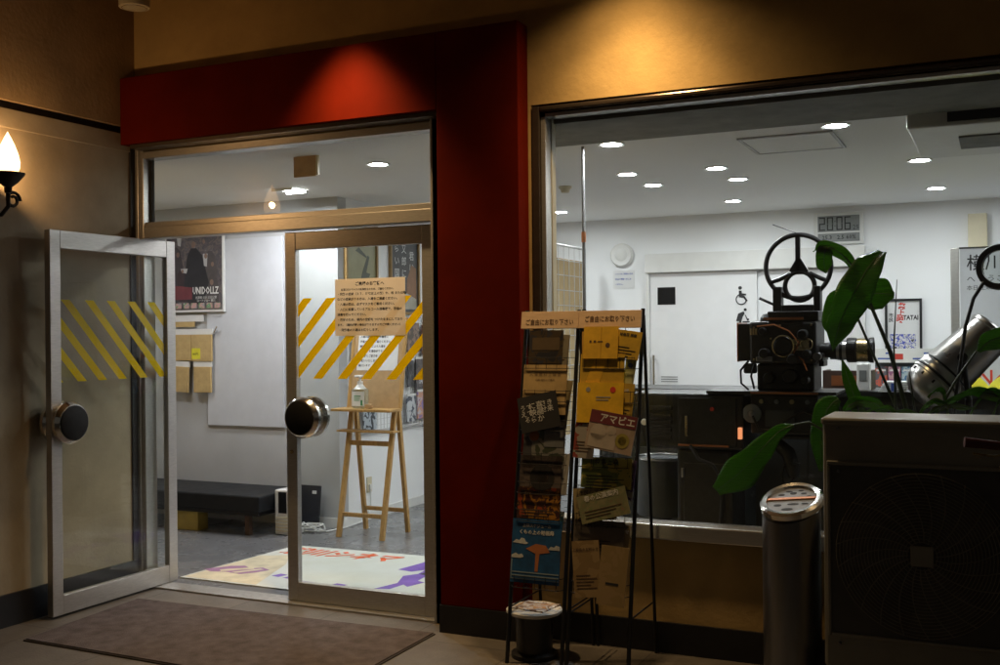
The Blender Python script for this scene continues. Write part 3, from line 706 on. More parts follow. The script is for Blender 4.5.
MB().lathe([(.05, 1.113), (.034, 1.13), (.022, 1.145), (.021, 1.17), (.009, 1.172), (.009, 1.2), (0, 1.2)], (-4.385, 6.80, 0), (0, 0, 1), 20).build('neck', M['white_plastic'], bt, smooth=True)
MB().box(-4.408, -4.362, 6.755, 6.812, 1.2, 1.217).build('pump_head', M['white_plastic'], bt, bevel=.004)
t = thing('small_wood_block', 'small wooden block beside the sanitiser bottle on the shelf', 'block', (-4.29, 6.79, .966))
MB().box(-4.325, -4.27, 6.765, 6.80, .967, 1.0).build('block', M['wood2'], t, bevel=.003)

# framed pictures on the side wall
def framed(y0, y1, z0, z1, name, label, pm, mm, deco=None):
    t = thing(name, label, 'framed picture', (-4.72, (y0 + y1) / 2, z0), 0, group='framed pictures on the white side wall')
    b = MB(); f_ = .025
    b.box(-4.728, -4.70, y0, y0 + f_, z0, z1).box(-4.728, -4.70, y1 - f_, y1, z0, z1).box(-4.728, -4.70, y0 + f_, y1 - f_, z0, z0 + f_).box(-4.728, -4.70, y0 + f_, y1 - f_, z1 - f_, z1)
    b.build('picture_frame', mm, t, bevel=.003)
    MB().box(-4.727, -4.715, y0 + f_, y1 - f_, z0 + f_, z1 - f_).build('picture', pm, t)
    if deco: deco(t)
    return t
gold = mat('gilt_wood', (.30, .19, .07), .45)
def deco1(t):
    b = MB(); F = FX(-4.7145, 7.36, 2.0)
    b.prism([(-.02, -.02), (.10, -.01), (.12, .02), (.06, .03), (.11, .16), (.08, .17), (.0, .03)], F, .0008)
    b.prism([(-.18, -.2), (-.05, -.22), (-.1, -.1), (-.16, -.13)], F, .0008); b.prism([(-.1, .2), (.06, .15), (.07, .16), (-.05, .23)], F, .0008)
    b.build('bird_motif', mat('grey_green_ink', (.10, .11, .09), .5), t)
framed(7.11, 7.59, 1.68, 2.42, 'framed_picture', 'gilt framed olive picture with a dark bird and branches', mat('olive_print', (.30, .29, .17), .4, var=.1, scale=6), gold, deco1)
def deco2(t):
    F = FX(-4.7145, 8.04, 2.1)
    for u, s_ in ((.12, '君\nは'), (-.01, '又\n郎\nに'), (-.13, 'ら\nい\n国')):
        text(s_, .085, M['inkwhite'], t, F @ Matrix.Translation((u, .05, 0)), spacing=1.25)
    b = MB(); b.prism([(.02, -.34), (.2, -.34), (.2, .0), (.12, .03), (.04, -.1)], F, .0006); b.build('flame_motif', mat('rust_print', (.26, .14, .08), .5), t)
    b = MB(); b.prism([(-.2, -.36), (.2, -.36), (.2, -.27), (.03, -.22), (-.08, -.28), (-.2, -.2)], F, .001); b.build('pale_foot', mat('pale_print', (.42, .40, .33), .5), t)
framed(7.79, 8.29, 1.69, 2.44, 'framed_picture', 'dark framed poster with three columns of white Japanese writing', mat('charcoal_print', (.07, .072, .078), .35, var=.2), gold, deco2)
framed(8.41, 8.95, 1.69, 2.44, 'framed_picture', 'framed pale poster half hidden behind the red pillar edge', patch_mat('pale_poster', [(.35, .4, .42), (.5, .5, .48), (.12, .2, .3), (.55, .55, .55)], 6, .4, 5), gold)
# wire grid with leaflets on the side wall
g = thing('wire_grid', 'white wire grid panel on the side wall behind the pine stand', 'wire grid', (-4.70, 7.9, .8))
b = MB()
for k in range(33): b.cyl((-4.700, 7.2 + k * .05, .72), (-4.700, 7.2 + k * .05, 1.66), .002, n=5)
for k in range(20): b.cyl((-4.696, 7.2, .72 + k * .0495), (-4.696, 8.8, .72 + k * .0495), .002, n=5)
b.cyl((-4.698, 7.2, .715), (-4.698, 8.8, .715), .006, n=8).cyl((-4.698, 7.2, 1.665), (-4.698, 8.8, 1.665), .006, n=8)
b.cyl((-4.698, 7.195, .71), (-4.698, 7.195, 1.67), .006, n=8).cyl((-4.698, 8.805, .71), (-4.698, 8.805, 1.67), .006, n=8)
b.build('grid_wires', M['wire'], g)
MB().cyl((-4.66, 7.2, .735), (-4.66, 8.8, .735), .006, n=8).cyl((-4.698, 7.25, .735), (-4.66, 7.25, .735), .004, n=6).cyl((-4.698, 8.7, .735), (-4.66, 8.7, .735), .004, n=6).build('lower_rail', M['wire'], g)
wl = [(7.22, 7.40, 1.28, 1.56, [(.16, .15, .12), (.3, .28, .2), (.1, .1, .1)], 'olive grey leaflet high on the wire grid beside the frame corner'),
      (7.23, 7.42, .98, 1.22, [(.1, .14, .25), (.4, .42, .45), (.05, .05, .08)], 'blue grey leaflet on the wire grid left of the stand board'),
      (7.3, 7.5, .74, .95, [(.03, .04, .05), (.4, .45, .5), (.08, .1, .12)], 'black and white leaflet on the grid under the stand shelves'),
      (8.02, 8.22, 1.36, 1.62, [(.10, .08, .07), (.26, .18, .14), (.05, .05, .05)], 'brown leaflet at the top of the grid beside the stand board'),
      (8.28, 8.50, 1.34, 1.60, [(.06, .05, .05), (.28, .15, .13), (.4, .35, .3), (.1, .08, .08)], 'crowded dark red leaflet at the top of the wire grid'),
      (8.02, 8.12, 1.06, 1.29, [(.03, .03, .035), (.09, .09, .1), (.3, .3, .3)], 'narrow black leaflet in the middle of the wire grid'),
      (8.16, 8.42, 1.02, 1.30, [(.05, .05, .055), (.12, .1, .1), (.07, .07, .08)], 'charcoal leaflet with pale title in the middle of the grid'),
      (8.46, 8.62, 1.06, 1.30, [(.55, .5, .06), (.35, .35, .3), (.6, .55, .08)], 'yellow footed leaflet at the pillar end of the grid'),
      (8.0, 8.15, .76, .98, [(.5, .52, .55), (.06, .07, .1), (.3, .3, .32)], 'pale leaflet low on the wire grid behind the stand leg'),
      (8.18, 8.42, .77, 1.01, [(.25, .18, .4), (.55, .3, .2), (.5, .45, .5), (.3, .1, .2)], 'violet and orange leaflet low on the wire grid'),
      (8.45, 8.62, .78, 1.02, [(.5, .02, .02), (.4, .02, .03), (.55, .06, .05)], 'bright red leaflet low on the wire grid')]
for i, (y0, y1, z0, z1, cols, lb) in enumerate(wl):
    t = thing('hanging_leaflet', lb, 'leaflet', (-4.69, (y0 + y1) / 2, z0), 0, group='leaflets hung on the wire grid')
    MB().box(-4.690, -4.678, y0, y1, z0, z1).build('cover', patch_mat('leaflet_print_%s' % 'abcdefghijklmn'[i], cols, 16, .4, i * 2.3), t)
    MB().box(-4.692, -4.676, y0 - .003, y1 + .003, z1 + .0005, z1 + .02).build('hanger_clip', M['white_plastic'], t)
    if 'title' in lb:
        F = FX(-4.6775, (y0 + y1) / 2, (z0 + z1) / 2)
        text('2月公開', .045, M['inkwhite'], t, F @ Matrix.Translation((0, -.06, 0)), bold=.001)
t = thing('wall_notice', 'white paper notice above the wire grid with small black figure', 'notice', (-4.72, 8.5, 1.62))
MB().box(-4.727, -4.722, 8.33, 8.75, 1.672, 1.69).build('sheet', M['whitepaper'], t)

# ------------------------------------------------------------------ back wall of the lobby
t = thing('sliding_door', 'wide white sliding toilet door with black pictograms', 'door', (-2.5, 9.78, 0), kind='thing')
MB().box(-3.035, -2.022, 9.765, 9.79, .01, 2.075).build('door_leaf', M['door_white'], t, bevel=.003)
MB().box(-3.06, -1.08, 9.70, 9.799, 2.077, 2.255).build('track_cover', M['white_plastic'], t, bevel=.004)
MB().box(-3.062, -3.036, 9.74, 9.799, 0, 2.0765).build('jamb', M['white_plastic'], t)
MB().box(-1.99, -1.22, 9.782, 9.798, .01, 2.06).build('pocket_panel', M['door_white'], t)
MB().box(-1.215, -1.085, 9.76, 9.798, 0, 2.0765).build('jamb', M['white_plastic'], t)
MB().box(-2.958, -2.785, 9.761, 9.7645, 1.775, 1.94).build('viewing_window', M['blackdisc'], t)
MB().cyl((-2.99, 9.72, 1.0), (-2.99, 9.72, 1.30), .012).cyl((-2.99, 9.72, 1.04), (-2.99, 9.765, 1.04), .008).cyl((-2.99, 9.72, 1.26), (-2.99, 9.765, 1.26), .008).build('bar_handle', M['chrome'], t, smooth=True)
b = MB()
for k in range(3): b.box(-2.93, -2.77, 9.7605, 9.7645, 1.045 + k * .022, 1.053 + k * .022)
b.build('vent_slats', M['lcd'], t)
# pictograms
F = FY(-2.165, 9.7605, 1.80); b = MB()
def disc(u, v, r, n=14): return [(u + r * math.cos(2 * PI * k / n), v + r * math.sin(2 * PI * k / n)) for k in range(n)]
b.prism(disc(-.01, .115, .017), F, .002)
b.prism([(-.022, .09), (.004, .09), (.006, .065), (.045, .06), (.045, .045), (.01, .045), (.03, .04), (.06, -.005), (.045, -.012), (.02, .025), (-.02, .03)], F, .002)
arc = [(-.0 + .052 * math.cos(a), .01 + .052 * math.sin(a)) for a in [math.radians(110 + k * 20) for k in range(13)]]
arc2 = [(-.0 + .042 * math.cos(a), .01 + .042 * math.sin(a)) for a in [math.radians(110 + k * 20) for k in range(13)]][::-1]
b.prism(arc + arc2, F, .002)
b.build('wheelchair_sign', M['ink'], t)
F = FY(-2.165, 9.7605, 1.63); b = MB()
b.prism(disc(.035, .085, .014), F, .002); b.prism([(.02, .07), (-.03, .05), (-.05, -.02), (-.02, -.02), (-.035, -.09), (-.005, -.09), (.0, -.02), (.012, .02), (.03, .05)], F, .002)
b.prism([(.03, .04), (.04, .035), (.062, -.012), (.052, -.016)], F, .002); b.prism([(.01, -.02), (.075, -.02), (.075, -.032), (.01, -.032)], F, .002); b.prism(disc(.06, -.005, .01), F, .002)
b.build('baby_changing_sign', M['ink'], t)

t = thing('wall_speaker', 'round cream speaker on the back wall beside the toilet door', 'speaker', (-3.315, 9.78, 2.26))
MB().lathe([(.115, 0), (.115, .03), (.10, .05), (.07, .045), (.0, .05)], (-3.315, 9.799, 2.262), (0, -1, 0), 32).build('rim', M['white_plastic'], t, smooth=True)
MB().lathe([(.06, .049), (.05, .056), (0, .058)], (-3.315, 9.799, 2.262), (0, -1, 0), 24).build('cone', M['white_plastic'], t, smooth=True)
t = thing('paper_notice', 'small white sheet with three blue lines under the round speaker', 'notice', (-3.3, 9.79, 1.94))
MB().box(-3.41, -3.195, 9.794, 9.798, 1.94, 2.115).build('sheet', M['whitepaper'], t)
F = FY(-3.39, 9.7935, 2.03)
for k, s_ in enumerate(['トイレをご利用の方は', '左側の通路へお進み', 'ください。']): text(s_, .018, M['inkblue'], t, F @ Matrix.Translation((0, .05 - k * .05, 0)), align='LEFT', bold=.0006)

t = thing('digital_clock', 'white framed digital wall clock reading 20:06', 'clock', (-1.3, 9.78, 2.27))
MB().box(-1.515, -1.09, 9.765, 9.798, 2.275, 2.56).build('casing', M['white_plastic'], t, bevel=.01)
MB().box(-1.48, -1.125, 9.761, 9.7645, 2.39, 2.53).build('time_display', M['lcd'], t)
MB().box(-1.48, -1.125, 9.761, 9.7645, 2.30, 2.375).build('date_display', M['lcd'], t)
SEG = {'0': 'abcdef', '2': 'abged', '6': 'afgedc'}
b = MB()
def seg7(u, v, w_, h_, ch, F):
    th = .013
    R = {'a': (0, w_, h_ - th, h_), 'g': (0, w_, h_ / 2 - th / 2, h_ / 2 + th / 2), 'd': (0, w_, 0, th), 'f': (0, th, h_ / 2, h_), 'b': (w_ - th, w_, h_ / 2, h_), 'e': (0, th, 0, h_ / 2), 'c': (w_ - th, w_, 0, h_ / 2)}
    for s_ in SEG[ch]:
        u0, u1, v0, v1 = R[s_]; g_ = .0015
        b.prism([(u + u0 + g_, v + v0 + g_), (u + u1 - g_, v + v0 + g_), (u + u1 - g_, v + v1 - g_), (u + u0 + g_, v + v1 - g_)], F, .001)
F = FY(-1.475, 9.7605, 2.40)
for k, ch in enumerate('2006'): seg7(.005 + k * .068 + (.012 if k > 1 else 0), 0, .055, .12, ch, F)
b.prism([(.139, .035), (.146, .035), (.146, .045), (.139, .045)], F, .001).prism([(.139, .075), (.146, .075), (.146, .085), (.139, .085)], F, .001)
b.build('digits', M['ink'], t)
text('25', .055, M['ink'], t, FY(-1.155, 9.7602, 2.42)); text('25.3   2.5 60%', .05, M['ink'], t, FY(-1.30, 9.7602, 2.337), bold=.001)

t = thing('framed_poster', 'black framed white poster with red and blue print on the back wall', 'framed poster', (-.78, 9.78, 1.2))
b = MB().box(-.925, -.905, 9.77, 9.799, 1.0, 1.785).box(-.645, -.625, 9.77, 9.799, 1.0, 1.785).box(-.905, -.645, 9.77, 9.799, 1.765, 1.785).box(-.905, -.645, 9.77, 9.799, 1.0, 1.02)
b.build('picture_frame', M['blackmetal'], t)
MB().box(-.905, -.645, 9.785, 9.797, 1.02, 1.765).build('sheet', M['whitepaper'], t)
F = FY(-.775, 9.7845, 1.56)
text('祭\n上\n映', .062, M['inkred'], t, F @ Matrix.Translation((-.02, .10, 0)) @ Matrix.Rotation(-.15, 4, 'Z'), spacing=.9, bold=.002)
text('TATAI', .055, M['ink'], t, F @ Matrix.Translation((.06, .06, 0)), bold=.002, sx=.8); text('市\n民', .04, M['ink'], t, F @ Matrix.Translation((-.10, .06, 0)), bold=.001)
plates('blue_picture', patch_mat('blue_pattern', [(.6, .6, .62), (.06, .08, .4), (.6, .6, .62), (.03, .03, .04), (.6, .62, .65)], 26, .5, 2), t, FY(-.775, 9.7838, 1.38), [(-.11, .10, -.16, .10)])

t = thing('leaflet_shelf', 'shelf with a white header strip and rows of colourful leaflets', 'shelf', (-.66, 8.9, 0))
MB().box(-1.05, -.30, 8.9, 9.2, 0, .88).build('shelf_body', M['greycab'], t)
MB().box(-.93, -.32, 8.9, 8.93, 1.26, 1.37).build('header_strip', M['white_plastic'], t)
MB().box(-.93, -.32, 9.0, 9.02, .88, 1.26).build('back_panel', M['greycab'], t)
plates('header_print', M['inkred'], t, FY(-.74, 8.899, 1.315), [(-.03, .03, -.03, .015)])
plates('header_print', M['inkblue'], t, FY(-.7, 8.899, 1.315), [(-.2, -.09, -.03, -.018), (-.14, -.1, .012, .025), (.06, .2, -.03, -.018), (.14, .22, .012, .025)])
rnd = random.Random(11)
pal = [[(.5, .1, .06), (.1, .1, .12), (.5, .45, .4)], [(.05, .15, .3), (.4, .5, .55), (.1, .1, .1)], [(.15, .35, .05), (.5, .5, .3), (.1, .2, .05)], [(.3, .1, .2), (.5, .3, .3), (.1, .05, .08)], [(.1, .1, .1), (.4, .3, .2), (.6, .6, .6)]]
nm = ['red', 'blue', 'green', 'wine', 'brown']
pm = [patch_mat('shelf_leaflet_' + nm[k], pal[k], 22, .45, k * 3.1) for k in range(5)]
for r_ in range(2):
    for c_ in range(6):
        k = (r_ * 2 + c_ * 3) % 5
        x = -.925 + c_ * .10; z = 1.07 - r_ * .175
        t = thing('shelf_leaflet', '%s leaflet, %s row of the shelf, place %s from the lens side' % (nm[k], ['upper', 'lower'][r_], ['first', 'second', 'third', 'fourth', 'fifth', 'sixth'][c_]), 'leaflet', (x + .045, 8.95, z), 0, group='leaflets on the white headed shelf')
        MB().box(x, x + .09, 8.95, 8.975, z, z + .155).build('cover', pm[k], t)
        MB().box(x + .01, x + .08, 8.9485, 8.9495, z + .12, z + .135).build('title_bar', M['inkwhite'], t)
# white counter items by the shelf
t = thing('card_reader', 'white card terminal standing on the counter beside the lens', 'card terminal', (-.72, 6.4, 1.17))
MB().box(-.76, -.69, 6.38, 6.47, 1.17, 1.33, mx=None).build('casing', M['white_plastic'], t, bevel=.008)
MB().box(-.745, -.705, 6.377, 6.3795, 1.23, 1.29).build('screen', M['lcd'], t)
t = thing('paper_bundle', 'bundle of white papers lying on the counter under the stems', 'papers', (-.55, 6.4, 1.17))
b = MB()
for k in range(5): b.box(-.64 + k * .008, -.5 + k * .01, 6.33, 6.5, 1.171 + k * .012, 1.18 + k * .012, mx=None)
b.build('sheets', M['whitepaper'], t)
MB().box(-.57, -.545, 6.322, 6.329, 1.175, 1.22).build('blue_band', M['inkblue'], t)

wb = thing('whiteboard', 'grey whiteboard with handwritten Japanese beside the silver spotlight', 'whiteboard', (.4, 8.6, 0))
MB().box(-.283, 1.4, 8.6, 8.63, .95, 2.115).build('board', M['board_white'], wb)
MB().box(-.35, -.29, 8.585, 8.64, .2, 2.12).build('side_rail', M['alu'], wb, bevel=.006)
MB().box(-.2895, 1.4, 8.59, 8.64, 2.1155, 2.125).build('top_rail', M['blackmetal'], wb)
MB().box(-.3, -.25, 8.4, 8.9, 0, .04).box(1.0, 1.05, 8.4, 8.9, 0, .04).box(1.0, 1.04, 8.63, 8.66, 0, 1.0).box(-.34, -.3, 8.6, 8.63, .04, .2).build('stand_foot', M['blackmetal'], wb)
text('横川シネマ', .125, M['ink'], wb, FY(-.24, 8.599, 2.0), align='LEFT', bold=.001)
text('へ ようこそ', .06, M['ink'], wb, FY(-.24, 8.599, 1.885), align='LEFT')
text('本日 上映', .04, M['ink'], wb, FY(-.24, 8.599, 1.82), align='LEFT')
text('No.', .16, M['inkred'], wb, FY(-.175, 8.599, 1.155), align='LEFT', bold=.002, sx=.9)
t = thing('junction_box', 'cream electrical box high on the back wall behind the whiteboard', 'electrical box', (-.2, 9.7, 2.2))
MB().box(-.257, -.11, 9.70, 9.799, 2.1, 2.48).build('casing', M['cream'], t, bevel=.005)
MB().box(-.245, -.122, 9.695, 9.6995, 2.12, 2.46).build('lid', M['cream'], t)
t = thing('yellow_chair', 'chair with yellow rounded back and seat in front of the whiteboard', 'chair', (-.15, 7.9, 0))
MB().box(-.24, .12, 7.75, 8.1, .86, .90).build('seat', M['yellow'], t, bevel=.02)
MB().lathe([(0, 0), (.2, 0), (.22, .012), (.22, .02), (.2, .03), (0, .03)], (.09, 8.14, 1.0), (0, -1, 0), 36).build('backrest', M['yellow'], t, smooth=True)
for x, y in ((-.2, 7.8), (.1, 7.8), (-.2, 8.05), (.1, 8.05)): MB().cyl((x, y, 0), (x, y, .86), .012, n=8).build('leg', M['chrome'], t, smooth=True)
MB().cyl((-.05, 8.1, .88), (-.05, 8.14, .95), .012, n=8).cyl((.08, 8.1, .88), (.08, 8.14, .95), .012, n=8).build('back_post', M['chrome'], t)

def copy_tree(o, parent=None):
    c = o.copy(); C.objects.link(c); c.parent = parent
    for ch in [x for x in bpy.data.objects if x.parent == o]: copy_tree(ch, c)
    return c
t['group'] = 'yellow chairs before the whiteboard'; t['label'] = 'yellow round backed chair at the picture edge before the whiteboard'
t2 = copy_tree(t); t2.location = (-.52, 8.0, 0); t2['label'] = 'yellow round backed chair mostly hidden behind the silver stage spotlight'
# bamboo backed wire grid partition + pole
t = thing('bamboo_screen', 'wire grid screen backed with a bamboo panel near the back wall', 'screen', (-3.55, 9.0, 0))
b = MB()
for k in range(26): b.box(-3.575, -3.56, 8.45 + k * .0345, 8.45 + k * .0345 + .032, .6, 2.185)
b.build('bamboo_panel', M['bamboo'], t)
b = MB()
for k in range(14): b.cyl((-3.552, 8.45, .55 + k * .135), (-3.552, 9.38, .55 + k * .135), .004, n=6)
for k in range(8): b.cyl((-3.546, 8.46 + k * .13, .5), (-3.546, 8.46 + k * .13, 2.3), .003, n=6)
b.cyl((-3.55, 8.45, 2.3), (-3.55, 9.39, 2.3), .011, n=8)
b.cyl((-3.55, 9.39, 0), (-3.55, 9.39, 2.3), .011, n=8).cyl((-3.55, 8.45, 0), (-3.55, 8.45, 2.3), .011, n=8)
b.build('grid_frame', M['wire'], t)
t = thing('ceiling_pole', 'slim steel pole from floor to ceiling behind the window, beside the brochure racks', 'pole', (-2.213, 5.84, 0))
MB().cyl((-2.213, 5.84, 0), (-2.213, 5.84, 2.609), .0095, n=12).build('pole', M['pole'], t, smooth=True)
MB().cyl((-2.213, 5.84, 2.05), (-2.213, 5.84, 2.11), .014, n=12).build('collar', M['copper_glint'], t, smooth=True)

# ------------------------------------------------------------------ dark counter
t = thing('display_counter', 'long black display counter inside the window', 'counter', (-1.0, 6.7, 0))
MB().box(-2.42, 1.6, 6.5, 6.95, 1.13, 1.165).build('counter_top', M['cabinet'], t, bevel=.004)
MB().box(-2.38, 1.5, 6.54, 6.93, .02, 1.1295).build('counter_body', M['cabinet'], t)
b = MB()
for x in (-2.36, -1.6, -.8): b.box(x, x + .7, 6.53, 6.5395, .1, 1.08)
b.build('front_panel', mat('smoked_panel', (.03, .034, .034), .25, var=.2), t)
t = thing('grey_cabinet', 'low grey steel cabinet under the projector arm', 'cabinet', (-.95, 6.3, 0))
MB().box(-1.30, -.70, 6.18, 6.45, .03, .93).build('carcass', M['greycab'], t, bevel=.004)
MB().box(-1.29, -1.005, 6.172, 6.1795, .05, .91).build('door', M['greycab'], t)
MB().box(-.995, -.71, 6.172, 6.1795, .05, .91).build('door', M['greycab'], t)
MB().box(-1.03, -1.02, 6.155, 6.1715, .5, .6).build('handle', M['alu'], t)
MB().box(-1.28, -1.24, 6.2, 6.4, 0, .03).box(-.76, -.72, 6.2, 6.4, 0, .03).build('foot', M['blackmetal'], t)
t = thing('grey_drum', 'round grey metal drum with rim beside the projector pedestal', 'drum', (-1.82, 6.0, .3))
MB().lathe([(0, 0), (.14, 0), (.15, .01), (.15, .32), (.145, .335), (.0, .35)], (-1.83, 6.1, .44), (0, 0, 1), 32).build('drum_body', M['greycab'], t, smooth=True)
MB().ring((-1.83, 6.1, .78), .15, .008, 'Z').build('rim', M['silver'], t, smooth=True)
MB().cyl((-1.83, 6.1, 0), (-1.83, 6.1, .44), .06).cyl((-1.83, 6.1, 0), (-1.83, 6.1, .02), .15).build('foot', M['blackmetal'], t, smooth=True)

# ------------------------------------------------------------------ film projector
pr = thing('film_projector', 'old black film projector on a pedestal with chrome lens and spoked reel arm', 'film projector', (-1.3, 5.9, 0))
P = M['proj']
MB().box(-1.64, -1.33, 5.74, 6.06, .04, .875).build('pedestal', P, pr, bevel=.02)
MB().box(-1.75, -1.2, 5.66, 6.14, 0, .04).build('base_plate', P, pr, bevel=.008)
lh = MB().box(-1.90, -1.26, 5.72, 6.10, .876, 1.183).build('lamp_house', P, pr, bevel=.015)
b = MB()
for k in range(5): b.box(-1.80, -1.66, 5.706, 5.719, .93 + k * .04, .95 + k * .04)
b.build('louver', P, lh, bevel=.002)
b = MB().box(-1.62, -1.30, 5.712, 5.7195, .90, 1.16); b.build('access_door', P, lh, bevel=.006)
MB().cyl((-1.57, 5.69, .95), (-1.57, 5.69, 1.06), .006).build('handle', M['brass'], lh, smooth=True)
MB().box(-1.62, -1.34, 5.700, 5.7115, .895, .905).build('warm_glint_edge', M['copper_glint'], lh)  # warm lamp highlights on the projector edges are modelled as coppery strips
for x in (-1.852, -1.812): MB().lathe([(0, 0), (.012, .0), (.019, .012), (.016, .026), (0, .03)], (x, 5.72, 1.02), (0, -1, 0), 16).build('white_knob', M['white_plastic'], lh, smooth=True)
MB().cyl((-1.43, 5.715, 1.10), (-1.43, 5.70, 1.10), .011).build('pilot_lamp', M['inkred'], lh, smooth=True)
MB().box(-1.283, -1.265, 5.67, 5.70, .945, 1.005).build('lit_slot', mat('glowing_orange', (.9, .3, .12), .5, emit=(1, .35, .15), estr=.9), pr)
MB().box(-1.46, -.78, 5.70, 6.10, 1.1835, 1.2).build('table_plate', P, pr, bevel=.003)
MB().box(-1.22, -.87, 5.694, 5.699, 1.188, 1.198).build('warm_glint_edge', M['copper_glint'], pr)
MB().box(-1.23, -.88, 5.74, 6.06, .97, 1.183).build('arm_housing', P, pr, bevel=.01)
MB().box(-1.20, -.90, 5.77, 6.03, 1.2005, 1.345).build('sound_head', P, pr, bevel=.012)
hd = MB().box(-1.235, -.885, 5.75, 6.05, 1.346, 1.572).build('head_casing', P, pr, bevel=.015)
MB().box(-1.30, -1.236, 5.78, 6.0, 1.36, 1.562).build('light_snout', P, pr, bevel=.006)
MB().box(-1.307, -1.3005, 5.775, 6.005, 1.355, 1.567).build('warm_glint_edge', M['copper_glint'], pr)
b = MB()
for k in range(3): b.cyl((-1.222 + k * .014, 5.735, 1.50), (-1.222 + k * .014, 5.735, 1.535), .0055, n=10)
b.build('brass_coil', M['brass'], hd, smooth=True)
MB().lathe([(.045, 0), (.045, .02), (.03, .04), (0, .045)], (-1.16, 5.9, 1.573), (0, 0, 1), 20).build('grey_dome', M['greycab'], pr, smooth=True)
# gears, knobs, rollers on the head
for (x, z, r, d_) in [(-1.05, 1.44, .05, .04), (-1.15, 1.40, .03, .05), (-.95, 1.50, .028, .05), (-1.0, 1.37, .03, .06), (-1.16, 1.52, .02, .04), (-.93, 1.40, .022, .05)]:
    MB().lathe([(0, 0), (r, 0), (r, d_ * .7), (r * .8, d_), (0, d_)], (x, 5.75, z), (0, -1, 0), 24).build('sprocket', M['blackmetal'], hd, smooth=True)
MB().ring((-1.05, 5.715, 1.44), .055, .004).ring((-.93, 5.72, 1.45), .03, .003).build('brass_ring', M['brass'], hd, smooth=True)
for (x, z, r, d_) in [(-1.13, 1.27, .03, .05), (-1.02, 1.28, .04, .04), (-.94, 1.26, .022, .06)]:
    MB().lathe([(0, 0), (r, 0), (r, d_ * .7), (r * .8, d_), (0, d_)], (x, 5.77, z), (0, -1, 0), 24).build('sprocket', M['blackmetal'], pr, smooth=True)
MB().box(-1.14, -.875, 5.76, 6.04, 1.573, 1.625).build('top_housing', P, pr, bevel=.006)
MB().box(-1.16, -.95, 5.752, 5.7595, 1.579, 1.592).build('warm_glint_edge', M['copper_glint'], pr)
MB().box(-1.13, -1.085, 5.86, 5.94, 1.6255, 1.76).box(-.915, -.88, 5.86, 5.94, 1.6255, 1.76).box(-1.084, -.916, 5.86, 5.94, 1.6255, 1.66).build('arm_bracket', P, pr, bevel=.004)
rl = MB()
rl.ring((-1.0, 5.9, 1.868), .172, .013, 'Y', 56)
rl.ring((-.992, 5.9, 1.762), .078, .013, 'Y', 36)
rl.box(-1.012, -.988, 5.888, 5.912, 1.84, 2.03)
rl.prism([(-.012, .085), (.012, .085), (.05, .02), (.03, .0), (-.03, .0), (-.05, .02)], FY(-.996, 5.912, 1.825), .024)
rl.tube([(-.99 - .05, 5.9, 1.83), (-1.10, 5.9, 1.80), (-1.155, 5.9, 1.785)], .012, 8)
rl.tube([(-.99 + .05, 5.9, 1.83), (-.88, 5.9, 1.80), (-.845, 5.9, 1.785)], .012, 8)
rl.build('spoked_reel', M['blackmetal'], pr, smooth=True)
MB().cyl((-1.13, 5.88, 2.10), (-.98, 5.9, 2.04), .003, n=6).cyl((-1.2, 5.85, 1.70), (-1.12, 5.88, 1.66), .008, n=8).build('lever', M['blackmetal'], pr)
ln = MB().lathe([(0, 0), (.04, 0), (.04, .05), (.05, .05), (.05, .10), (.055, .10), (.055, .115)], (-.885, 5.9, 1.415), (1, 0, 0), 32).build('lens_mount', M['blackmetal'], pr, smooth=True)
MB().lathe([(.0, .0), (.053, 0), (.053, .05), (0, .05)], (-.80, 5.9, 1.415), (1, 0, 0), 32).build('chrome_barrel', M['silver'], ln, smooth=True)
MB().lathe([(0, 0), (.064, 0), (.066, .01), (.066, .045), (.06, .052), (0, .052)], (-.749, 5.9, 1.415), (1, 0, 0), 32).build('black_collar', M['blackmetal'], ln, smooth=True)
MB().lathe([(0, 0), (.062, 0), (.062, .055), (0, .055)], (-.696, 5.9, 1.415), (1, 0, 0), 32).build('brass_barrel', M['brass'], ln, smooth=True)
MB().lathe([(.0, 0), (.064, 0), (.067, .01), (.067, .025), (.052, .026), (.04, .01), (0, .008)], (-.640, 5.9, 1.415), (1, 0, 0), 32).build('front_rim', M['blackmetal'], ln, smooth=True)
rp_ = random.Random(5)
for (x, z) in [(-1.21, 1.54), (-.91, 1.55), (-1.21, 1.37), (-.91, 1.365), (-1.07, 1.55), (-1.0, 1.40), (-1.12, 1.48)]:
    MB().cyl((x, 5.75, z), (x, 5.742, z), .005, n=8).build('screw', M['brass'], hd)
MB().box(-1.02, -.92, 5.74, 5.7495, 1.415, 1.475).build('name_plate', M['brass'], hd, bevel=.002)
MB().tube([(-1.19, 5.735, 1.545), (-1.10, 5.73, 1.555), (-1.02, 5.72, 1.52), (-.97, 5.725, 1.46), (-1.0, 5.73, 1.40), (-.95, 5.735, 1.365), (-.93, 5.735, 1.31)], .0045, 6).build('film_strip', M['copper_glint'], hd, smooth=True)
MB().box(-1.19, -1.10, 5.70, 5.7495, 1.36, 1.385).build('gate_block', M['steel'], hd, bevel=.003)
MB().box(-.90, -.86, 5.80, 6.0, 1.36, 1.40).box(-.885, -.86, 5.83, 5.97, 1.33, 1.3595).build('lens_carrier', P, pr, bevel=.004)
MB().cyl((-.88, 5.72, 1.385), (-.88, 5.78, 1.385), .02, n=18).build('focus_knob', M['steel'], pr, smooth=True)
MB().lathe([(0, 0), (.05, 0), (.05, .015), (.02, .02), (0, .05)], (-1.22, 5.74, 1.08), (0, -1, 0), 24).build('hand_wheel', M['steel'], pr, smooth=True)
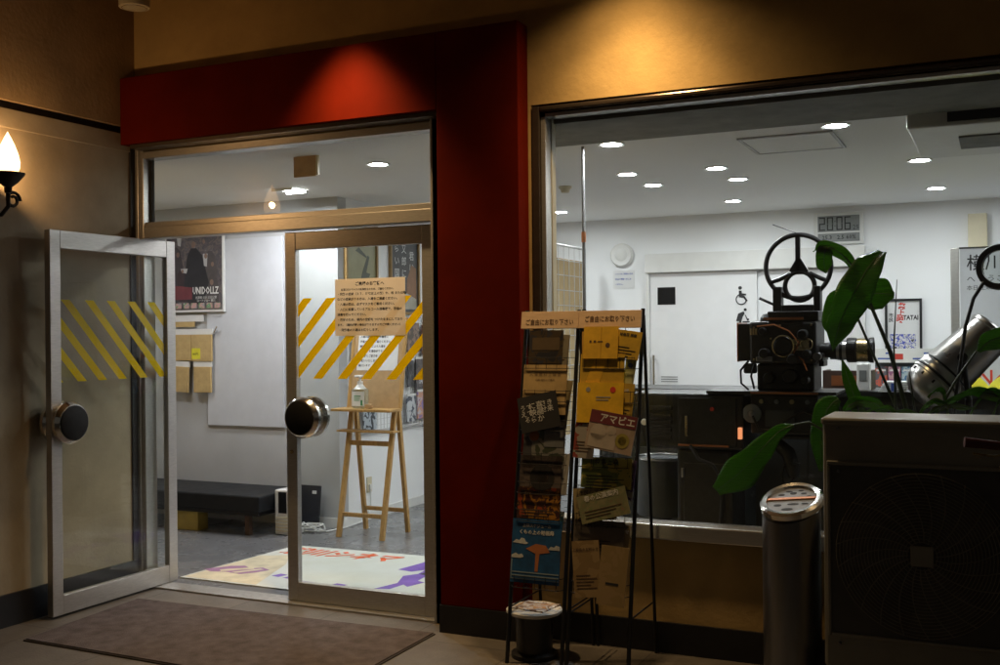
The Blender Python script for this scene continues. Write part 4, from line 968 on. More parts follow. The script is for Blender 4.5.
MB().tube([(-1.22, 5.72, 1.08), (-1.18, 5.70, 1.0), (-1.1, 5.70, .99), (-1.05, 5.72, 1.04), (-.95, 5.72, 1.10), (-.90, 5.73, 1.08)], .007, 8).tube([(-1.55, 5.70, .90), (-1.5, 5.68, .83), (-1.42, 5.68, .80), (-1.38, 5.72, .7), (-1.40, 5.72, .4)], .009, 8).build('power_cable', M['blackmetal'], pr, smooth=True)
for k in range(4): MB().cyl((-1.17 + k * .08, 5.74, 1.145), (-1.17 + k * .08, 5.725, 1.145), .012, n=12).build('switch', M['steel'] if k % 2 else M['brass'], pr, smooth=True)
MB().box(-1.15, -1.0, 5.73, 5.7395, 1.01, 1.10).build('meter_panel', M['greycab'], pr, bevel=.003)
MB().box(-1.60, -1.37, 5.73, 5.7395, .15, .80).build('pedestal_door', P, pr, bevel=.006)
for z in (.22, .72): MB().cyl((-1.60, 5.722, z), (-1.60, 5.722, z + .05), .008, n=10).build('hinge', M['steel'], pr, smooth=True)
# lower take-up arm
MB().box(-1.19, -.80, 5.76, 6.0, .945, .969).build('lower_plate', P, pr, bevel=.01)
b = MB().tube([(-1.16, 5.88, .95), (-1.12, 5.88, .91), (-1.06, 5.88, .86), (-1.04, 5.88, .80)], [.03, .035, .04, .04], 12)
b.cyl((-1.04, 5.88, .80), (-1.03, 5.88, .73), .045, .03, n=16).build('take_up_arm', P, pr, smooth=True)
b = MB().tube([(-1.07, 5.86, .80), (-1.09, 5.85, .74), (-1.08, 5.85, .70), (-1.04, 5.85, .70), (-1.02, 5.86, .74)], .005, 6)
b.tube([(-1.25, 5.80, 1.36), (-1.285, 5.76, 1.31), (-1.28, 5.75, 1.24), (-1.24, 5.75, 1.205)], .006, 6)
b.tube([(-1.21, 5.75, 1.34), (-1.225, 5.74, 1.28), (-1.21, 5.75, 1.21)], .006, 6)
b.build('cable', M['blackmetal'], pr, smooth=True)
MB().box(-1.28, -1.215, 5.80, 5.86, 1.29, 1.345).build('junction_block', M['greycab'], pr, bevel=.01)
t = thing('open_box', 'open dark box with orange lining behind the projector lens', 'box', (-.78, 6.65, 1.166))
MB().box(-.98, -.70, 6.6, 6.62, 1.166, 1.28).box(-.98, -.96, 6.621, 6.8, 1.166, 1.28).box(-.72, -.70, 6.621, 6.8, 1.166, 1.28).build('box_wall', mat('dark_brown_card', (.05, .025, .018), .6), t)
MB().box(-.93, -.75, 6.596, 6.5995, 1.19, 1.25).build('orange_label', mat('rust_label', (.22, .07, .02), .5), t)

# ------------------------------------------------------------------ silver stage spotlight on stand
st = thing('stage_spotlight', 'silver can stage spotlight tilted on a black stand, behind the window', 'stage light', (-.2, 5.45, 0))
A = Vector((-.335, 5.42, 1.225)); Bv = Vector((-.06, 5.50, 1.50)); ax = (Bv - A).normalized(); Lh = (Bv - A).length
MB().lathe([(0, -.055), (.06, -.045), (.105, -.015), (.125, .025), (.126, .06)], A, ax, 36).build('domed_front', M['silver'], st, smooth=True)
MB().lathe([(.127, .06), (.131, .065), (.131, .075), (.127, .08), (.125, .11), (.128, .115), (.128, .125), (.122, .13), (.104, Lh), (.108, Lh + .005), (.108, Lh + .02), (.095, Lh + .03), (0, Lh + .03)], A, ax, 36).build('barrel', M['silver'], st, smooth=True)
MB().lathe([(.1295, .077), (.133, .08), (.133, .086), (.1295, .089)], A, ax, 36).lathe([(.1235, .127), (.1265, .13), (.1265, .134), (.1235, .137)], A, ax, 36).build('clamp_band', M['blackmetal'], st, smooth=True)
b = MB(); q = Vector((0, 0, 1)).rotation_difference(ax)
for k in range(12):
    a = 2 * PI * k / 12; c = A + q @ Vector((.125 * math.cos(a), .125 * math.sin(a), .045)); b.cyl(c - q @ Vector((.0, 0, .008)), c + q @ Vector((0, 0, .008)), .005, n=8)
b.build('vent_holes', M['blackdisc'], st)
mid = A + ax * .24
MB().tube([mid + Vector((-.0, -.125, 0)), mid + Vector((.02, -.125, -.16)), mid + Vector((.02, 0, -.2)), mid + Vector((.02, .125, -.16)), mid + Vector((0, .125, 0))], .012, 8).build('yoke', M['blackmetal'], st, smooth=True)
MB().cyl((mid.x + .02, mid.y, .35), (mid.x + .02, mid.y, mid.z - .2), .016).build('post', M['blackmetal'], st, smooth=True)
for k in range(3):
    a = k * 2 * PI / 3 + .4
    MB().cyl((mid.x + .02, mid.y, .4), (mid.x + .02 + .3 * math.cos(a), mid.y + .3 * math.sin(a), .01), .012).build('leg', M['blackmetal'], st, smooth=True)
MB().cyl(mid + Vector((0, -.10, 0)), mid + Vector((0, -.15, 0)), .022).build('tilt_knob', M['blackdisc'], st, smooth=True)

# magnifier lamp
mg = thing('magnifier_lamp', 'round black magnifier head on a curved black arm at the window', 'lamp', (-.2, 5.3, 0))
hc = Vector((-.01, 5.30, 1.80))
MB().lathe([(.075, -.012), (.10, -.012), (.105, 0), (.10, .014), (.075, .014), (.075, -.012)], hc, (-.3, -1, .05), 36, cap=False).build('head_ring', M['blackmetal'], mg, smooth=True)
MB().lathe([(0, -.004), (.075, -.002), (.075, .002), (0, .004)], hc, (-.3, -1, .05), 32).build('lens', M['glass'], mg, smooth=True)
MB().tube([(-.075, 5.3, 1.735), (-.12, 5.3, 1.66), (-.155, 5.3, 1.53), (-.175, 5.3, 1.38), (-.20, 5.3, 1.20), (-.22, 5.3, .9), (-.22, 5.3, .05)], .0085, 10).build('curved_arm', M['blackmetal'], mg, smooth=True)
MB().lathe([(0, 0), (.11, 0), (.11, .02), (.02, .05), (0, .05)], (-.22, 5.3, 0), (0, 0, 1), 24).build('weighted_base', M['blackmetal'], mg, smooth=True)

# ------------------------------------------------------------------ plant
pl = thing('potted_plant', 'tall broad leaved green plant in a pot behind the window glass', 'plant', (-.5, 5.22, 0))
MB().lathe([(0, 0), (.12, 0), (.17, .30), (.18, .30), (.18, .34), (.165, .34), (.155, .29), (0, .29)], (-.45, 5.24, 0), (0, 0, 1), 28).build('pot', M['terracotta'], pl, smooth=True)
MB().cyl((-.45, 5.24, .291), (-.45, 5.24, .31), .153).build('soil', M['soil'], pl)
def leafmesh(spine, widths, side, fold=.25, name='leaf', curl=0):
    """spine: list of points; side: approximate width direction"""
    b = MB(); sp_ = [Vector(p) for p in spine]
    # resample smooth (Catmull-Rom)
    pts = []; ws = []
    n = len(sp_)
    for i in range(n - 1):
        p0 = sp_[max(i - 1, 0)]; p1 = sp_[i]; p2 = sp_[i + 1]; p3 = sp_[min(i + 2, n - 1)]
        for k in range(6):
            t = k / 6
            pts.append(.5 * ((2 * p1) + (-p0 + p2) * t + (2 * p0 - 5 * p1 + 4 * p2 - p3) * t * t + (-p0 + 3 * p1 - 3 * p2 + p3) * t ** 3))
            s_ = t * t * (3 - 2 * t); ws.append(widths[i] * (1 - s_) + widths[i + 1] * s_)
    pts.append(sp_[-1]); ws.append(widths[-1])
    side = Vector(side); rows_ = []
    for i, p in enumerate(pts):
        t = (pts[min(i + 1, len(pts) - 1)] - pts[max(i - 1, 0)]).normalized()
        s_ = (side - t * side.dot(t)).normalized(); nn = t.cross(s_).normalized()
        row = []
        for j in range(-4, 5):
            f = j / 4
            wob = .006 * math.sin(i * .7 + f * 2.2)
            row.append(b.bm.verts.new(p + s_ * f * ws[i] * (1 - abs(f) * .04) + nn * (fold * abs(f) * ws[i] - fold * .55 * f * f * ws[i] + wob * abs(f))))
        rows_.append(row)
    for A_, B_ in zip(rows_, rows_[1:]):
        for j in range(8):
            b.bm.faces.new((A_[j], A_[j + 1], B_[j + 1], B_[j]))
    o = b.build(name, M['leaf'], pl, smooth=True)
    for m__ in list(o.modifiers): o.modifiers.remove(m__)
    md = o.modifiers.new('th', 'SOLIDIFY'); md.thickness = .0012
    MB().tube([q_ - Vector((0, .002, 0)) for q_ in pts[::3]], [.0032 * (1 - i / len(pts[::3])) + .0008 for i in range(len(pts[::3]))], 6).build('midrib', M['rib'], o, smooth=True)
    return o
Yp = 5.16
# big hanging leaf
leafmesh([(-.50, Yp + .02, 1.88), (-.56, Yp - .03, 1.80), (-.62, Yp - .06, 1.68), (-.68, Yp - .06, 1.55), (-.715, Yp - .04, 1.425)], [.03, .07, .088, .065, .004], (.86, .25, .45), .38)
# curled leaf at the top left
leafmesh([(-.60, Yp + .03, 1.77), (-.65, Yp + .0, 1.85), (-.71, Yp - .02, 1.90), (-.765, Yp - .02, 1.91), (-.80, Yp - .02, 1.89)], [.018, .032, .038, .032, .006], (.5, -.6, .7), .4)
leafmesh([(-.72, Yp, 1.93), (-.75, Yp - .01, 1.89), (-.755, Yp, 1.83), (-.745, Yp, 1.79)], [.006, .04, .038, .006], (1, .2, 0), .2)
# dark leaf on the right
leafmesh([(-.62, Yp + .07, 1.68), (-.56, Yp + .08, 1.69), (-.50, Yp + .08, 1.69), (-.452, Yp + .07, 1.68)], [.03, .08, .075, .015], (.1, -.1, 1), .3)
# inner small leaf behind
leafmesh([(-.66, Yp + .06, 1.72), (-.70, Yp + .06, 1.66), (-.72, Yp + .06, 1.56), (-.71, Yp + .05, 1.47)], [.01, .06, .06, .01], (1, .2, .1), .3)
# low left leaf reaching over the sill
leafmesh([(-.90, Yp - .01, 1.075), (-.97, Yp - .03, 1.04), (-1.06, Yp - .04, .94), (-1.15, Yp - .04, .84), (-1.27, Yp - .02, .745)], [.006, .035, .062, .088, .03], (.55, .1, -.85), .25)
# leaves behind the outdoor unit
leafmesh([(-.70, Yp + .03, 1.20), (-.75, Yp + .02, 1.15), (-.775, Yp + .01, 1.02), (-.78, Yp, .86)], [.02, .06, .055, .01], (1, .1, .1), .3)
leafmesh([(-.60, Yp + .1, 1.0), (-.62, Yp + .09, 1.15), (-.66, Yp + .09, 1.28), (-.69, Yp + .09, 1.38)], [.02, .032, .03, .004], (1, .1, .1), .25)
leafmesh([(-.70, Yp + .08, 1.13), (-.62, Yp + .07, 1.19), (-.54, Yp + .06, 1.18), (-.47, Yp + .06, 1.12)], [.01, .05, .05, .01], (.1, -.7, .6), .3)
leafmesh([(-.10, Yp + .06, 1.42), (-.05, Yp + .05, 1.47), (.02, Yp + .05, 1.48), (.10, Yp + .05, 1.45)], [.01, .05, .06, .03], (.1, -.3, 1), .3)
leafmesh([(-.28, Yp + .0, 1.14), (-.20, Yp - .02, 1.22), (-.10, Yp - .02, 1.25), (.02, Yp, 1.2)], [.01, .035, .045, .02], (.2, -.8, .5), .4)
for k, (x, z, dx, dz, w_) in enumerate([(-.36, 1.13, .09, .07, .03), (-.31, 1.16, .12, .02, .028), (-.14, 1.15, .1, .10, .035), (-.05, 1.14, .09, .13, .035), (-.42, 1.10, -.09, .06, .03), (-.22, 1.13, -.05, .12, .022), (-.5, 1.12, .1, .03, .03)]):
    leafmesh([(x, Yp + .02, z - .02), (x + dx * .5, Yp - .01, z + dz * .8), (x + dx, Yp - .02, z + dz), (x + dx * 1.7, Yp - .03, z + dz * .7)], [.006, w_, w_ * .9, .004], (.2, -.8, .5), .35)
base = Vector((-.45, 5.24, .30))
def stem(pts, r): MB().tube(pts, r, 8).build('stem', M['stem'], pl, smooth=True)
stem([base, (-.42, 5.22, .8), (-.40, Yp + .03, 1.15), (-.47, Yp + .04, 1.42), (-.55, Yp + .03, 1.63), (-.60, Yp + .03, 1.76)], [.014, .013, .011, .010, .008, .006])
stem([base, (-.46, 5.22, .8), (-.44, Yp + .03, 1.15), (-.54, Yp + .03, 1.40), (-.62, Yp + .03, 1.60), (-.64, Yp + .03, 1.70)], [.012, .011, .008, .006, .006, .005])
stem([base, (-.445, 5.2, .8), (-.445, Yp, 1.15), (-.45, Yp - .01, 1.45), (-.435, Yp, 1.75)], [.01, .009, .006, .004, .0015])
stem([base, (-.6, 5.2, .8), (-.74, Yp, 1.04), (-.83, Yp - .01, 1.09), (-.905, Yp - .01, 1.075)], [.012, .01, .008, .006, .004])
stem([base, (-.5, 5.24, .7), (-.66, Yp + .03, 1.1), (-.71, Yp + .03, 1.19)], [.012, .01, .007, .005])
stem([base, (-.38, 5.24, .8), (-.36, Yp + .05, 1.1), (-.39, Yp + .04, 1.33)], [.012, .01, .006, .002])
stem([base, (-.35, 5.22, .8), (-.29, Yp + .02, 1.10), (-.20, Yp + .03, 1.28), (-.11, Yp + .06, 1.42)], [.012, .01, .008, .006, .004])
stem([base, (-.34, 5.2, .8), (-.31, Yp, 1.08), (-.27, Yp, 1.15)], [.012, .01, .008, .005])

# ------------------------------------------------------------------ brochure racks
def YI(z, off=0.0): return 4.45 + .166 * z - off
def inc(x, z, off): # frame on the inclined front of a rack
    th = math.atan(.166)
    return frame((x, YI(z, off), z), (1, 0, 0), (0, math.sin(th), math.cos(th)))
BW = M['blackmetal']
def rack(x0, x1, label):
    r = thing('brochure_rack', label, 'brochure rack', ((x0 + x1) / 2, 4.62, 0), 0, group='black wire brochure racks')
    for x in (x0, x1):
        MB().cyl((x, YI(0), 0), (x, YI(1.63), 1.63), .0095, n=10).build('front_leg', BW, r, smooth=True)
        MB().cyl((x, 4.87, 0), (x, YI(1.60) + .012, 1.60), .008, n=10).build('rear_leg', BW, r, smooth=True)
        MB().cyl((x, YI(.25) + .01, .25), (x, 4.82, .25), .004, n=8).build('side_brace', BW, r, smooth=True)
    for z in (1.355, 1.20, 1.065, .91, .775, .65, .35):
        b = MB()
        f = .042
        for dz in (0, .05):
            b.tube([(x0, YI(z + dz), z + dz), (x0 + .025, YI(z + dz, f), z + dz), (x1 - .025, YI(z + dz, f), z + dz), (x1, YI(z + dz), z + dz)], .0017, 6)
        for k in range(5):
            x = x0 + .03 + k * (x1 - x0 - .06) / 4
            b.tube([(x, YI(z + .055, f), z + .055), (x, YI(z, f), z), (x, YI(z) - .004, z - .002)], .0013, 5)
        for k in range(4):
            x = x0 + .045 + k * (x1 - x0 - .09) / 3
            b.cyl((x, YI(z), z), (x, YI(z + .14), z + .14), .0017, n=5)
        b.build('wire_basket', BW, r)
    b = MB()
    b.tube([(x0 + .08, YI(1.5), 1.5), (x0 + .08, YI(1.555, .004), 1.555), (x1 - .08, YI(1.555, .004), 1.555), (x1 - .08, YI(1.5), 1.5)], .003, 6)
    b.build('top_loop', BW, r)
    return r
rack(-2.085, -1.815, 'black wire brochure rack standing next to the red pillar')
rack(-1.79, -1.50, 'black wire brochure rack in front of the window, away from the pillar')
for (x0, x1, lb) in ((-2.10, -1.806, 'warm wooden sign strip topping the rack beside the red pillar'), (-1.804, -1.498, 'warm wooden sign strip topping the rack before the window')):
    s_ = thing('rack_sign', lb, 'sign', ((x0 + x1) / 2, 4.7, 1.54), 0, group='sign strips on the brochure racks')
    F = inc((x0 + x1) / 2, 1.582, .022); hw = (x1 - x0) / 2
    b = MB(); b.prism([(-hw, -.04), (hw, -.04), (hw, .042), (-hw, .042)], F @ Matrix.Translation((0, 0, -.006)), .012); b.build('board', M['peach'], s_, bevel=.001)
    text('ご自由にお取り下さい', .031, M['inkbrown'], s_, F @ Matrix.Translation((0, -.012 if x0 < -2 else .0, .0068)), bold=.0004, sx=.8)

def leaflet(xc, zc, w_, h_, m, label, tilt=0, off=.03, txt=None, extras=None, th=.004):
    t = thing('leaflet', label, 'leaflet', (xc, YI(zc, off), zc), 0, group='leaflets in the brochure racks')
    F = inc(xc, zc, off) @ Matrix.Rotation(tilt, 4, 'Z')
    b = MB(); b.prism([(-w_ / 2, -h_ / 2), (w_ / 2, -h_ / 2), (w_ / 2, h_ / 2), (-w_ / 2, h_ / 2)], F, th); b.build('cover', m, t)
    F2 = F @ Matrix.Translation((0, 0, th + .0004))
    if txt:
        for (s_, size, u, v, mm, kw) in txt: text(s_, size, M[mm], t, F2 @ Matrix.Translation((u, v, .0006)), **kw)
    if not txt and not extras:
        k_ = len([o for o in bpy.data.objects if o.name.startswith('leaflet')])
        dk = M['ink'] if k_ % 2 else M['inkbrown']; b = MB()
        for q_ in range(3 + k_ % 3): b.prism(R(-w_ * .4, w_ * (.36 - .12 * ((k_ + q_) % 3)), -h_ * .12 - q_ * .014, -h_ * .12 - q_ * .014 + .004), F2, .0004)
        b.build('print', dk, t)
        text(['上映会のお知らせ', '映画祭 開催', '特集上映', '春の公演案内', '市民シアター'][k_ % 5], w_ * .12, dk if k_ % 3 else M['inkwhite'], t, F2 @ Matrix.Translation((0, h_ * .34, .0006)), bold=.0004)
    if extras:
        for (nm_, mm, polys) in extras:
            b = MB()
            for P_ in polys: b.prism(P_, F2, .0004)
            b.build(nm_, mm, t)
    return t
def card(c, name): return mat(name, c, .55, var=.12, scale=14)
def R(u0, u1, v0, v1): return [(u0, v0), (u1, v0), (u1, v1), (u0, v1)]
darkp = patch_mat('dark_flyer', [(.02, .02, .025), (.05, .035, .02), (.03, .03, .04), (.08, .05, .03)], 18, .4, 1)
leaflet(-1.962, 1.45, .172, .17, darkp, 'dark leaflet with brown picture in the top basket beside the pillar', extras=[('picture', card((.09, .06, .03), 'umber_print'), [R(-.07, .07, -.01, .05)])])
leaflet(-1.955, 1.255, .222, .235, card((.48, .34, .15), 'tan_flyer'), 'tan leaflet with a row of small dark characters', off=.034, txt=[('入 場 無 料 上 映 会', .0185, 0, .07, 'inkbrown', {}), ('日時 場所のご案内', .012, 0, .045, 'inkbrown', {})])
leaflet(-1.975, 1.15, .20, .17, card((.018, .018, .02), 'black_flyer'), 'black leaflet tilted in the basket with columns of white characters', tilt=.22, off=.042, txt=[('うで\nえて\nる', .032, -.06, 0, 'inkwhite', {'spacing': .9}), ('に喜\n映画\nらか', .036, -.01, 0, 'inkwhite', {'spacing': .9}), ('さき\nせ来', .032, .045, .02, 'inkwhite', {'spacing': .9})])
leaflet(-1.92, 1.125, .17, .18, card((.03, .028, .02), 'black_olive_flyer'), 'plain dark leaflet behind the tilted black one', tilt=-.08, off=.028)
leaflet(-1.945, .99, .21, .20, patch_mat('grey_flyer', [(.05, .05, .055), (.16, .16, .15), (.04, .05, .03), (.10, .05, .02)], 12, .4, 6), 'grey leaflet split into two photographs', off=.03, extras=[('picture', card((.13, .14, .15), 'grey_photo'), [R(.0, .1, .0, .09)]), ('orange_spot', card((.25, .09, .03), 'orange_photo'), [disc(-.05, .05, .025)])])
leaflet(-1.955, .85, .21, .20, patch_mat('brown_flyer', [(.06, .045, .04), (.10, .08, .07), (.05, .04, .035)], 10, .4, 8), 'brown leaflet with a dark round ring picture', off=.03, extras=[('ring', card((.015, .013, .013), 'ring_print'), [disc(.01, .0, .062, 24)]), ('ring_centre', card((.09, .06, .05), 'ring_centre_print'), [disc(.01, .0, .03, 20)])])
leaflet(-1.955, .72, .215, .17, patch_mat('ember_flyer', [(.05, .015, .01), (.35, .16, .02), (.08, .03, .02), (.3, .06, .02), (.04, .03, .03)], 16, .4, 12), 'dark leaflet with red and orange flames', off=.03)
bl = leaflet(-1.955, .515, .245, .29, M['sky_blue'], 'blue leaflet with white clouds and a red island, lowest basket', off=.035,
        extras=[('cloud_print', card((.55, .58, .6), 'cloud_print'), [[(-.118, .035), (-.10, .05), (-.085, .046), (-.075, .058), (-.06, .056), (-.052, .042), (-.038, .036), (-.05, .03)], [(.06, .012), (.075, .028), (.09, .024), (.10, .034), (.118, .03), (.12, .012)], [(-.12, -.022), (-.10, -.012), (-.085, -.02), (-.07, -.014), (-.058, -.028), (-.075, -.034), (-.12, -.034)]]),
                ('island', card((.45, .16, .06), 'island_print'), [[(-.05, .01), (.0, .035), (.05, .03), (.07, .0), (.02, -.01), (.015, -.09), (.0, -.09), (.0, -.01)]]),
                ('stripes', card((.25, .33, .4), 'stripe_print'), [R(-.12, .12, -.13, -.125), R(-.12, .12, -.115, -.11), R(-.12, .12, -.1, -.095), R(-.12, -.115, -.13, -.04)])],
        txt=[('上映スケジュール', .018, 0, .115, 'inkwhite', {}), ('くもの上の映画祭', .022, 0, .085, 'inkwhite', {'bold': .0005})])
yel = card((.74, .44, .03), 'amber_flyer'); yel2 = card((.55, .35, .03), 'olive_amber_flyer'); yel3 = card((.78, .48, .02), 'yellow_flyer')
leaflet(-1.682, 1.475, .17, .15, yel, 'amber leaflet with small dark seal, top basket of the far rack', off=.045, extras=[('seal', M['inkbrown'], [disc(.035, -.012, .011)]), ('lines', M['inkbrown'], [R(-.055, -.045, .0, .01), R(-.035, -.022, .0, .01), R(-.015, .01, .002, .007)]), ('crease', card((.5, .28, .02), 'crease_print'), [R(.0, .004, -.07, .07)])])
leaflet(-1.56, 1.465, .13, .13, yel2, 'bent olive amber leaflet poking out behind the sealed one', tilt=-.14, off=.03)
leaflet(-1.672, 1.34, .215, .165, yel2, 'folded olive yellow leaflet in the second basket of the far rack', off=.036, extras=[('fold', yel, [[(-.09, -.08), (-.02, -.08), (.03, .08), (-.03, .08)]])])
leaflet(-1.545, 1.33, .05, .20, card((.5, .5, .25), 'pale_yellow_flyer'), 'narrow pale leaflet sticking up at the rack edge', tilt=-.1, off=.02, extras=[('blue_mark', M['inkblue'], [disc(0, .04, .012)])])
leaflet(-1.672, 1.20, .225, .185, yel3, 'bright yellow leaflet with a red corner mark', off=.044, extras=[('red_mark', M['inkred'], [disc(.06, .06, .014)]), ('lines', card((.35, .33, .28), 'grey_lines'), [R(-.02, .05, .022, .028), R(-.02, .04, .01, .015)]), ('grey_mark', card((.3, .3, .28), 'grey_mark_print'), [disc(-.06, .06, .011)])])
leaflet(-1.605, 1.07, .225, .175, card((.40, .31, .25), 'pink_beige_booklet'), 'tilted booklet with maroon title band and olive coin', tilt=-.16, off=.062, th=.008,
        extras=[('title_band', card((.16, .03, .04), 'maroon_band'), [R(-.112, .112, .03, .087)]), ('coin', card((.33, .28, .06), 'coin_print'), [disc(.06, -.03, .034, 24)]), ('coin_centre', card((.2, .16, .03), 'coin_dark'), [disc(.06, -.03, .02, 20)]), ('pale_shapes', card((.48, .42, .36), 'pale_shape'), [disc(-.06, -.01, .038, 18), disc(.0, .005, .024, 16), R(-.1, -.02, -.08, -.02), R(-.02, .03, -.08, -.01)])],
        txt=[('アマビエ', .043, .02, .055, 'inkwhite', {'bold': .001})])
leaflet(-1.74, 1.04, .10, .19, patch_mat('red_blue_flyer', [(.25, .05, .04), (.3, .28, .25), (.08, .1, .2)], 18, .5, 4), 'red and blue leaflet half covered by the tilted booklet', tilt=-.05, off=.04)
leaflet(-1.63, .885, .24, .14, patch_mat('green_amber_flyer', [(.3, .26, .04), (.12, .16, .04), (.35, .30, .05), (.06, .05, .06)], 12, .5, 14), 'olive and amber leaflet under the tilted booklet', off=.035)
leaflet(-1.632, .745, .235, .125, patch_mat('map_flyer', [(.16, .2, .08), (.26, .24, .13), (.18, .2, .1), (.26, .17, .1)], 20, .5, 15, True), 'green folded map lying askew in the basket', tilt=.28, off=.05)
leaflet(-1.655, .60, .24, .15, card((.12, .10, .08), 'dim_grey_flyer'), 'dim grey leaflet below the folded map', off=.03)
leaflet(-1.70, .46, .13, .25, patch_mat('tan_map_flyer', [(.30, .21, .1), (.24, .16, .07), (.33, .24, .12)], 14, .5, 16), 'tan leaflet leaning outwards in the lowest basket of the far rack', tilt=.12, off=.04)
leaflet(-1.575, .44, .13, .26, patch_mat('tan_note_flyer', [(.30, .21, .1), (.27, .19, .08), (.33, .24, .12)], 12, .5, 18), 'second tan leaflet with black bars, lowest basket of the far rack', tilt=-.06, off=.043, extras=[('black_bar', M['ink'], [R(-.03, .03, -.04, -.03)])])

wht = card((.55, .54, .5), 'white_flyer')
leaflet(-1.90, 1.44, .10, .15, card((.25, .22, .16), 'drab_flyer'), 'drab narrow leaflet behind the dark one in the top basket', tilt=-.06, off=.018)
leaflet(-1.93, 1.21, .20, .20, card((.30, .24, .12), 'ochre_flyer'), 'ochre leaflet showing a corner behind the tan one', tilt=-.12, off=.02)
leaflet(-1.88, .87, .12, .19, wht, 'plain white leaflet edge beside the ring picture', tilt=-.05, off=.02)
leaflet(-1.89, .62, .11, .17, patch_mat('teal_flyer', [(.05, .12, .14), (.3, .3, .28), (.04, .06, .08)], 15, .5, 31), 'teal grey leaflet beside the blue one with clouds', tilt=-.07, off=.02)
leaflet(-1.72, 1.43, .12, .20, card((.5, .3, .05), 'deep_amber_flyer'), 'deep amber leaflet standing behind the sealed one', tilt=.05, off=.022)
leaflet(-1.57, 1.19, .10, .20, card((.55, .36, .05), 'gold_flyer'), 'gold leaflet standing behind the bright yellow one', tilt=-.06, off=.026)
leaflet(-1.56, .86, .12, .18, patch_mat('violet_flyer', [(.14, .08, .18), (.4, .35, .3), (.08, .05, .1)], 15, .5, 33), 'violet grey leaflet behind the olive and amber one', tilt=-.08, off=.022)
leaflet(-1.68, .745, .20, .15, card((.33, .26, .12), 'straw_flyer'), 'straw coloured leaflet behind the green map', tilt=.12, off=.03)
leaflet(-1.60, .57, .17, .20, card((.26, .20, .11), 'dun_flyer'), 'dun leaflet tucked above the two tan ones', tilt=-.1, off=.026)
# stool with leaflets
sl = thing('low_stool', 'low round metal stool tucked under the rack beside the pillar', 'stool', (-2.01, 4.62, 0))
MB().lathe([(0, .205), (.125, .205), (.132, .212), (.132, .222), (.125, .228), (0, .228)], (-2.01, 4.60, 0), (0, 0, 1), 36).build('seat', M['white_plastic'], sl, smooth=True)
MB().lathe([(.085, .03), (.092, .2045), (.0, .2045)], (-2.01, 4.60, 0), (0, 0, 1), 28).build('pedestal', M['cabinet'], sl, smooth=True)
MB().lathe([(0, 0), (.11, 0), (.11, .02), (.08, .03), (0, .03)], (-2.01, 4.60, 0), (0, 0, 1), 28).build('foot_ring', M['blackmetal'], sl, smooth=True)
t = thing('magazine', 'magazine with brown and blue cover lying on the low stool', 'magazine', (-2.0, 4.6, .229))
quad(MB(), [(-2.11, 4.54), (-1.93, 4.52), (-1.91, 4.68), (-2.08, 4.69)], .229, .235).build('cover', patch_mat('magazine_print', [(.5, .3, .15), (.6, .6, .65), (.2, .12, .08), (.65, .66, .7), (.1, .14, .4)], 16, .4, 21), t)

# ------------------------------------------------------------------ ashtray stand
at = thing('ashtray_stand', 'tall brushed steel ashtray stand with a slanted perforated top', 'ashtray', (-.825, 4.645, 0))
ac = Vector((-.825, 4.645, 0))
b = MB(); n = 40; ra = .122
top = []; bot = []
nrm = Vector((-.12, -.42, 1)).normalized()
def topz(x, y, z0=.80): return z0 - (nrm.x * (x - ac.x) + nrm.y * (y - ac.y)) / nrm.z
for k in range(n):
    a = 2 * PI * k / n; x = ac.x + ra * math.cos(a); y = ac.y + ra * math.sin(a)
    top.append(b.bm.verts.new((x, y, topz(x, y) - .035))); bot.append(b.bm.verts.new((x, y, .03)))
for k in range(n): b.bm.faces.new((bot[k], bot[(k + 1) % n], top[(k + 1) % n], top[k]))
b.bm.faces.new(bot[::-1]); b.bm.faces.new(top)
b.build('body', M['steel'], at, smooth=True)
MB().lathe([(0, 0), (.13, 0), (.13, .025), (.122, .03), (0, .03)], (ac.x, ac.y, 0), (0, 0, 1), 36).build('base', M['blackmetal'], at, smooth=True)
Ft = Matrix.Translation((ac.x, ac.y, .80)) @ Vector((0, 0, 1)).rotation_difference(nrm).to_matrix().to_4x4()
b = MB(); prof = [(.100, -.01), (.106, .004), (.122, .008), (.134, 0), (.136, -.02), (.126, -.034)]
rings = [[b.bm.verts.new(Ft @ Vector((r * math.cos(2 * PI * k / n), r * 1.04 * math.sin(2 * PI * k / n), z))) for k in range(n)] for r, z in prof]
for A_, B_ in zip(rings, rings[1:]):
    for k in range(n): b.bm.faces.new((A_[k], A_[(k + 1) % n], B_[(k + 1) % n], B_[k]))
b.build('rim', M['chrome'], at, smooth=True)
b = MB(); b.prism([(.104 * math.cos(2 * PI * k / n), .108 * math.sin(2 * PI * k / n)) for k in range(n)], Ft @ Matrix.Translation((0, 0, -.012)), .006); b.build('perforated_plate', mat('ash_plate', (.12, .12, .12), .45, .5), at)
b = MB()
for (u, v, w_, h_) in [(-.05, .05, .03, .014), (0, .06, .03, .02), (.045, .055, .026, .014), (-.02, .075, .03, .012), (.03, .08, .024, .010), (-.055, -.035, .034, .018), (.01, -.03, .05, .014), (-.01, -.07, .05, .02), (.06, -.03, .03, .014), (.07, .03, .02, .012)]:
    P_ = [(u + w_ / 2 * math.cos(a * PI / 5), v + h_ / 2 * math.sin(a * PI / 5)) for a in range(10)]
    b.prism(P_, Ft @ Matrix.Translation((0, 0, -.0058)), .0008)
b.build('holes', M['blackdisc'], at)
b = MB(); b.prism(R(-.102, .102, .004, .02), Ft @ Matrix.Translation((0, 0, -.0058)), .005); b.build('crossbar', M['copper_glint'], at)

